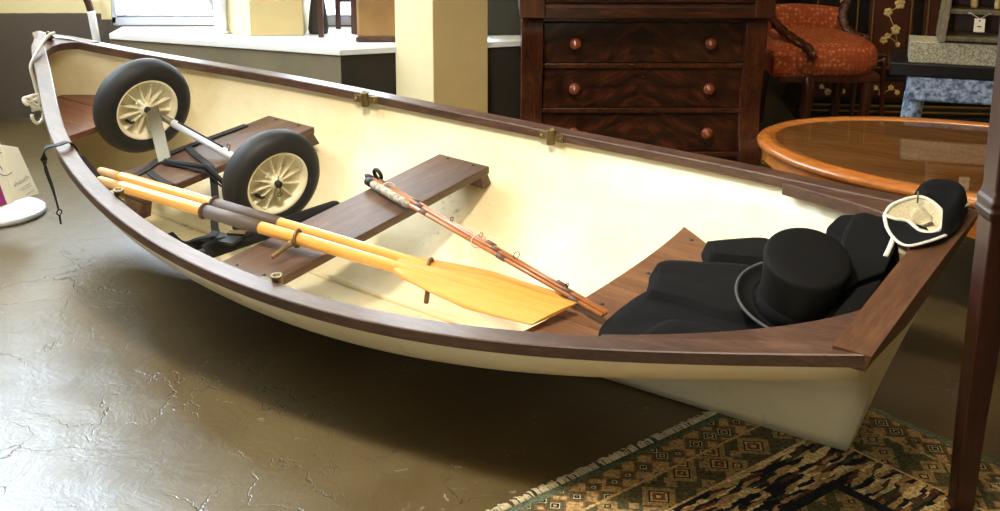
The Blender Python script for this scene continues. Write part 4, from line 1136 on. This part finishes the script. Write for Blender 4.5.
# ================================================================== LACQUER CABINET
kb = thing('lacquer_cabinet', 'black lacquer cabinet with red panels and pale shell flower inlay behind the armchair', 'cabinet', T(2.0, 5.50, 0) @ Matrix.Rotation(-.10, 4, 'Z')); OK_ = Vector((2.1, 6.0, 0))
ky = 5.80
m = MB(); m.box((2.1, 6.0, .585), (1.06, .36, 1.04)); m.build('carcase', M['lacquer'], kb, origin=OK_, bevel=.004)
m = MB()
for z, dd in ((.012, .05), (.034, .035), (.056, .02)): m.box((2.1, 5.99, z), (1.04+dd, .40+dd, .022))
m.build('plinth', M['lacquer'], kb, origin=OK_, bevel=.006)
m = MB(); m.box((2.1, 5.775, .045), (1.06, .012, .006)); m.box((2.1, 5.79, .070), (1.04, .012, .006)); m.build('gilt_moulding', M['gold'], kb, origin=OK_)
def blossoms(cx_, cz_, pts, name='shell_inlay', par=None):
    m = MB()
    for px, pz, r in pts:
        k = random.randint(5, 6); a0 = random.random()*3
        for j in range(k):
            a = a0+2*PI*j/k
            m.lathe([(0, 0), (r*.5, .001), (r*.42, .003), (0, .004)], (cx_+px+math.cos(a)*r*.55, ky-.012, cz_+pz+math.sin(a)*r*.6), axis=(0, -1, 0), n=10)
    for (ax1, az1), (ax2, az2) in zip([(p[0], p[1]) for p in pts], [(p[0], p[1]) for p in pts][1:]):
        m.tube([(cx_+ax1, ky-.0135, cz_+az1), (cx_+(ax1+ax2)/2+.008, ky-.0135, cz_+(az1+az2)/2), (cx_+ax2, ky-.0135, cz_+az2)], .002, 6)
    m.build(name, M['pearl'], par or kb, origin=OK_)
panels = [(1.72, .21, M['lacquer']), (1.965, .20, M['red_lacquer']), (2.21, .20, M['red_lacquer']), (2.455, .20, M['red_lacquer'])]
for i, (pxc, pw, pm) in enumerate(panels):
    m = MB(); m.box((pxc, ky+.012, .58), (pw, .03, .70)); m.box((pxc, ky-.002, .58), (pw-.05, .02, .62)); dpn = m.build('door_panel', pm, kb, origin=OK_, bevel=.004)
    m = MB(); w2 = (pw-.03)/2
    for sx_ in (-1, 1): m.box((pxc+sx_*w2, ky-.006, .58), (.006, .012, .66))
    for sz in (-1, 1): m.box((pxc, ky-.006, .58+sz*.33), (pw-.03, .012, .006))
    m.build('gilt_border', M['gold'], dpn, origin=OK_)
    blossoms(pxc, .60, [(-.03, -.22, .018), (.02, -.17, .022), (-.015, -.20, .014), (.035, -.24, .012), (-.02, -.09, .02), (.03, -.05, .024), (-.01, .03, .02), (.03, .1, .02), (0, .2, .02)], par=dpn)
    m = MB(); m.box((pxc, ky+.006, .145), (pw, .03, .12)); dw = m.build('drawer', M['lacquer'], kb, origin=OK_, bevel=.004)
    m = MB(); m.box((pxc, ky-.010, .145), (pw-.05, .006, .075)); m.build('drawer_panel', M['red_lacquer'], dw, origin=OK_)
    blossoms(pxc, .145, [(-.05, .01, .012), (-.02, -.015, .016), (.02, .012, .014), (.05, -.01, .012)], par=dw)
# carved low branch shaped rail of a second seat beside the cabinet
br = MB(); br.tube(crom([(1.63, 5.18, .375), (1.66, 5.18, .36), (1.72, 5.18, .335), (1.79, 5.18, .33)], 6), [.011]*19, 8); br.tube(crom([(1.63, 5.18, .325), (1.66, 5.18, .30), (1.72, 5.18, .29), (1.78, 5.18, .315)], 6), [.009]*19, 8)
br.tube(crom([(1.78, 5.18, .325), (1.785, 5.18, .15), (1.79, 5.18, 0)], 5), .012, 8)
br.tube(crom([(1.66, 5.18, .33), (1.655, 5.18, .15), (1.65, 5.18, 0)], 5), .011, 8)
tag(br.build('twig_frame', M['walnut'], origin=(1.8, 5.18, 0)), 'brown twig-like wooden frame between armchair and lacquer cabinet', 'wooden frame')

# ================================================================== STONE BENCH, BLOCK, RACK
by_ = 3.95
by_ = 0.0
BR = T(1.425, 3.985, .022) @ Matrix.Rotation(-.30, 4, 'Z')
bn = thing('carved_bench', 'black-topped bench with blue-grey carved apron and legs behind the coffee table', 'bench', BR); OB = Vector((0, 0, 0))
RZb = Matrix.Rotation(0, 3, 'Z')
m = MB(); m.box((.42, .13, .490), (.90, .26, .046), RZb); m.build('bench_top', M['black_stone'], bn, origin=OB, bevel=.004)
m = MB(); m.box((.43, .040, .423), (.80, .075, .088), RZb); m.build('carved_apron', M['blue_carved'], bn, origin=OB, bevel=.01)
for x, y in ((.062, .05), (.80, .05), (.08, .27), (.80, .27)):
    lp4 = crom([(x, y, .40), (x-.012, y-.01, .27), (x-.02, y, .12), (x-.03, y, -.022)], 5); m = MB(); m.tube(lp4, [lerp(.036, .030, i/(len(lp4)-1)) for i in range(len(lp4))], 12); m.build('leg', M['blue_carved'] if y < .2 else M['black_stone'], bn, origin=OB)
gr = MB(); gr.box((.43, .075, .5515), (.80, .13, .076), RZb); o = gr.build('granite_block', M['granite'], bevel=.004, world=BR)
tag(o, 'long grey speckled granite block lying on the black bench top', 'stone block')
rk = thing('display_rack', 'grey wooden slanted rack with tagged shelves standing on the granite block', 'rack', BR @ T(.36, .12, .594) @ T(0, -.04, 0)); OR = Vector((.36, .12, .604))
for x in (.13, .60):
    m = MB(); m.prism([(.03, .604), (.20, .604), (.25, .95), (.13, .95)], x-.011, x+.011, lambda a, b, h: Vector((h+(b-.604)*.10, a, b))); m.build('side_board', M['rack'], rk, origin=OR, bevel=.002)
for z, y in ((.614, .11), (.705, .135), (.785, .15), (.88, .17)):
    m = MB(); m.box((.365+(z-.604)*.1, y, z), (.465, .14, .014)); m.build('shelf', M['rack'], rk, origin=OR, bevel=.002)
m = MB(); m.box((.375, .235, .76), (.47, .012, .30), Matrix.Rotation(-.12, 3, 'X')); m.build('red_back_board', M['red_lacquer'], rk, origin=OR)
pt = thing('price_tag', 'small cream price tag hanging on the front of the grey rack', 'tag', BR @ T(.245, .0, .668)); 
m = MB(); m.box((0, 0, -.012), (.034, .002, .046)); m.build('card', M['card'], pt)
m = MB(); m.lathe([(.003, 0), (.003, .001), (0, .001)], (0, -.001, .004), axis=(0, -1, 0), n=10); m.box((0, -.0015, -.016), (.012, .001, .004)); m.build('mark', M['dark_ink'], pt)
m = MB(); m.tube([(0, 0, .01), (-.03, .02, .026), (-.06, .045, .022)], .001, 5); m.tube([(0, 0, .01), (.03, .02, .026), (.06, .045, .020)], .001, 5); m.build('string', M['rope'], pt)
# small ornaments on the rack
def bottle(x, y, z, s_, mat, label, name='vase', cat='vase'):
    m = MB(); m.lathe([(0, 0), (.011*s_, 0), (.014*s_, .012*s_), (.012*s_, .035*s_), (.007*s_, .046*s_), (.008*s_, .055*s_), (0, .055*s_)], n=18)
    o = m.build(name, mat, world=BR @ T(x-1.60+.13, y-4.04, z-.029)); tag(o, label, cat); return o
bottle(1.842, 4.10, .642, 1.15, M['damask'], 'orange vase to the right of the price tag, lower shelf of rack')
bottle(1.885, 4.10, .642, .9, M['damask'], 'smaller orange vase at right end of the rack lower shelf')
bottle(1.89, 4.12, .733, 1.1, M['chrome'], 'silver cup at right end of the upper rack shelf', 'cup', 'cup')
bottle(1.70, 4.12, .733, .9, M['pearl'], 'yellow figurine at left of the upper rack shelf', 'figurine', 'figurine')
bottle(1.775, 4.12, .733, .8, M['pearl'], 'pale figurine in the middle of the upper rack shelf', 'figurine', 'figurine')

# ================================================================== RUG
rc = Vector((.549, 2.491)); e1 = Vector((-.783, -.622)); e2 = Vector((.70, -.71)).normalized()
# corner where the fringe line meets the back border
def inter(p, d_, q, e_):
    det = d_.x*(-e_.y)+e_.x*d_.y; w = q-p; t = (w.x*(-e_.y)+e_.x*w.y)/det; return p+d_*t
corner = inter(rc, -e1, Vector((.944, 2.525)), Vector((.77, -.638)))
ex = e1.normalized(); ey = Vector((-ex.y, ex.x)); 
if ey.dot(Vector((.77, -.64))) < 0: ey = -ey
rugM = Matrix(((ey.x, ex.x, 0, corner.x), (ey.y, ex.y, 0, corner.y), (0, 0, 1, .0005), (0, 0, 0, 1)))
RUGL_, RUGW_ = 1.25, 1.9
rug = thing('oriental_rug', 'oriental rug in olive, rust and navy with white fringe beneath the stern of the boat', 'rug', rugM)
m = MB(); rows = []
nx, ny = 48, 32
for i in range(nx+1):
    row = []
    for j in range(ny+1):
        x, y = RUGW_*i/nx, RUGL_*j/ny
        row.append(Vector((x, y, .0025+.0010*noise.noise(Vector((x*5, y*5, 0))))))
    rows.append(row)
m.grid(rows); o = m.build('pile', M['rug'], rug, solid=.003)
m = MB()
k = 0
while k < 520:
    y = random.random()*RUGL_; l = .012+random.random()*.014; dy = (random.random()-.5)*.012
    m.tube([(.002, y, .003), (-l*.6, y+dy*.4, .0045+random.random()*.002), (-l, y+dy, .0015)], [.0016, .0016, .0008], 4); k += 1
fo = m.build('fringe', M['fringe'], rug)

# ================================================================== TALL STAND LEG (right foreground)
sx0, sy0 = .952, 2.085
ts = thing('tall_mahogany_stand', 'dark mahogany stand with slim tapered legs and ringed collar at right edge', 'stand', T(1.2, 1.9, 0)); OTS = Vector((1.2, 1.9, 0))
def stand_leg(x, y):
    m = MB(); rows = []
    prof = [(0.0055, .019, -.012), (.02, .020, -.012), (.2, .0225, -.009), (.45, .027, .0), (.615, .031, .008), (.620, .036, .008), (.632, .038, .008), (.640, .034, .008), (.648, .037, .008), (.658, .032, .008), (.67, .030, .009), (1.25, .032, .014)]
    for z, w, off in prof:
        rows.append([Vector((x+off*sgn+a*w, y+b_*w, z)) for a, b_ in ((-1, -1), (1, -1), (1, 1), (-1, 1))])
    m.grid(rows, smooth=False, wrap=True); m.add(rows[0], [(0,1,2,3)]); m.add(rows[-1], [(0,1,2,3)])
    return m.build('leg', M['mahog_dark'], ts, origin=OTS, bevel=.004)
for x, y in ((sx0, sy0), (1.42, sy0), (sx0, 1.72), (1.42, 1.72)):
    if y < 2: x += .0
    if (x, y) == (sx0, 1.72): x = 1.02
    stand_leg(x, y)
m = MB(); m.box((1.2, 1.9, 1.20), (.52, .44, .12)); m.build('apron', M['mahog_dark'], ts, origin=OTS, bevel=.004)
m = MB(); m.box((1.2, 1.9, 1.275), (.58, .5, .03)); m.build('top', M['mahog_dark'], ts, origin=OTS, bevel=.006)

# ================================================================== TAG STAND AT LEFT
sc_ = Vector((-1.735, 3.925, 0))
st = thing('card_stand', 'round pale grey stand base with thin chrome post at left edge', 'stand', T(*sc_))
m = MB(); m.lathe([(0, 0), (.152, 0), (.158, .006), (.158, .016), (.150, .022), (.03, .030), (0, .030)], n=64); m.build('base', M['grey_metal'], st)
m = MB(); m.lathe([(.010, .03), (.010, .9), (0, .905)], n=16); m.build('post', M['chrome'], st)
m = MB(); m.lathe([(.016, .03), (.016, .06), (.012, .064)], n=16); m.build('post_socket', M['chrome'], st)
def card(corners, name, label, th=.0015):
    c = [Vector(p) for p in corners]; n_ = (c[1]-c[0]).cross(c[3]-c[0]).normalized()
    if n_.y > 0: n_ = -n_
    root = thing(name, label, 'tag', T(*c[0])); m = MB()
    vs = c+[p-n_*th for p in c]; m.add(vs, [(0,1,2,3),(7,6,5,4),(0,4,5,1),(1,5,6,2),(2,6,7,3),(3,7,4,0)])
    m.build('card', M['card'], root, origin=c[0]); return root, c, n_
def on(c, u, v): return c[0].lerp(c[1], u).lerp(c[3].lerp(c[2], u), v)
# corners: top-left, top-right, bottom-right, bottom-left
r1, c1, n1 = card([(-1.655, 3.80, .290), (-1.590, 3.79, .283), (-1.522, 3.765, .128), (-1.618, 3.775, .098)], 'swing_tag', 'cream printed card tag, right one of the two hanging on the grey stand')
r2, c2, n2 = card([(-1.73, 3.80, .292), (-1.652, 3.79, .288), (-1.607, 3.755, .100), (-1.66, 3.75, .080)], 'swing_tag', 'cream and magenta card tag, left one hanging on the grey stand')
def quad(m, c, n_, pts, off=.001): m.add([on(c, u, v)+n_*off for u, v in pts], [tuple(range(len(pts)))])
m = MB(); quad(m, c2, n2, [(0, .62), (.52, .62), (.60, .985), (0, .985)]); m.build('magenta_print', M['pink'], r2, origin=c2[0], solid=.0003)
m = MB(); m.tube([on(c2, .98-.5*math.cos(a), .32+.2*math.sin(a))+n2*.001 for a in [lerp(1.9, 5.9, i/20)-PI*1.15 for i in range(21)]], .0012, 5); m.tube([on(c2, .62, .25)+n2*.001, on(c2, .7, .34)+n2*.001, on(c2, .8, .36)+n2*.001, on(c2, .86, .42)+n2*.001], .0014, 5); m.build('printed_oval', M['dark_ink'], r2, origin=c2[0])
cu = bpy.data.curves.new('lettering', 'FONT'); cu.body = 'vhouch'; cu.size = .022; cu.align_x = 'CENTER'
to = bpy.data.objects.new('tmp', cu); C.objects.link(to); bpy.context.view_layer.update()
me = bpy.data.meshes.new_from_object(to); bpy.data.objects.remove(to)
X_ = (on(c1, .9, .68)-on(c1, .2, .80)).normalized(); Zn = n1; Y_ = Zn.cross(X_).normalized()
lt = bpy.data.objects.new('lettering', me); C.objects.link(lt); me.materials.append(M['ink']); lt.parent = r1
lp_ = on(c1, .56, .72)+n1*.0008-c1[0]
lt.matrix_local = Matrix(((X_.x, Y_.x, Zn.x, lp_.x), (X_.y, Y_.y, Zn.y, lp_.y), (X_.z, Y_.z, Zn.z, lp_.z), (0, 0, 0, 1)))
m = MB()
for a, b_ in (((.34, .84), (.86, .755)), ((.46, .86), (.86, .80)), ((.55, .955), (.9, .90))):
    m.tube([on(c1, *a)+n1*.0007, on(c1, *b_)+n1*.0007], .0006, 4)
m.build('fine_print', M['ink'], r1, origin=c1[0])
for r_, c_ in ((r1, c1), (r2, c2)):
    m = MB(); p0 = on(c_, .06 if r_ is r1 else .85, .05); m.tube([p0, p0+Vector((-.01, .01, .03)), Vector((sc_.x+.014, sc_.y-(.004 if r_ is r1 else .014), .36))], .0012, 5); m.build('string', M['rope'], r_, origin=c_[0])

# ================================================================== LIGHT
def area(name, loc, target, sx_, sy_, energy, col, portal=False, spread=PI):
    l = bpy.data.lights.new(name, 'AREA'); l.shape = 'RECTANGLE'; l.size = sx_; l.size_y = sy_; l.energy = energy; l.color = col; l.spread = spread
    o = bpy.data.objects.new(name, l); C.objects.link(o); o.location = loc
    o.rotation_euler = (Vector(target)-Vector(loc)).to_track_quat('-Z', 'Y').to_euler(); return o
w = bpy.data.worlds.new('world'); SC.world = w; w.use_nodes = True
bg = w.node_tree.nodes['Background']; bg.inputs[0].default_value = (.86, .93, 1, 1); bg.inputs[1].default_value = 14.0
bg.inputs[0].default_value = (.78, .89, 1, 1)
for nm, loc, tgt, a, b_ in (('window_portal', (-.82, BWY+.14, 1.48), (-.82, 0, 1.48), 1.7, 2.0), ('window_portal', (RX0-.15, 4.15, 2.15), (0, 4.15, 2.15), 2.3, 1.3), ('window_portal', (-2.15, RY0-.15, 1.6), (-2.15, 0, 1.6), .55, 1.8), ('window_portal', (-2.175, 5.52, 1.65), (-2.175, 0, 1.65), .65, 1.6)):
    o = area(nm, loc, tgt, a, b_, 1, (1, 1, 1)); o.data.cycles.is_portal = True
# low sun through the left shop window makes the pale patch on the floor
sun = bpy.data.lights.new('sun', 'SUN'); sun.energy = 4.0; sun.angle = .14; sun.color = (.58, .78, 1)
so = bpy.data.objects.new('sun', sun); C.objects.link(so)
sd_ = Vector((.58, -.81, -.62)).normalized(); so.rotation_euler = sd_.to_track_quat('-Z', 'Y').to_euler()
# warm ceiling downlights and one bare lamp
def lamp(loc, energy, col=(1, .84, .60), r=.12, cone=None, target=None):
    l = bpy.data.lights.new('ceiling_lamp', 'SPOT' if cone else 'POINT'); l.energy = energy; l.color = col; l.shadow_soft_size = r
    if cone: l.spot_size = cone; l.spot_blend = .8
    o = bpy.data.objects.new('ceiling_lamp', l); C.objects.link(o); o.location = loc
    if target: o.rotation_euler = (Vector(target)-Vector(loc)).to_track_quat('-Z', 'Y').to_euler()
    return o
lamp((-.45, 1.75, 2.8), 240, (1, .92, .78), .18, 1.35, (-.1, 2.8, .2))
lamp((.2, 1.2, 2.8), 70, (1, .74, .40), .2, 1.9, (.2, 2.3, 0))
lamp((1.5, 3.7, 2.8), 55, (1, .74, .44), .15, 1.5, (1.45, 3.9, .2))

SC.view_settings.view_transform = 'Standard'; SC.view_settings.look = 'None'; SC.view_settings.gamma = 1; SC.view_settings.use_curve_mapping = False
SC.view_settings.exposure = 0.35
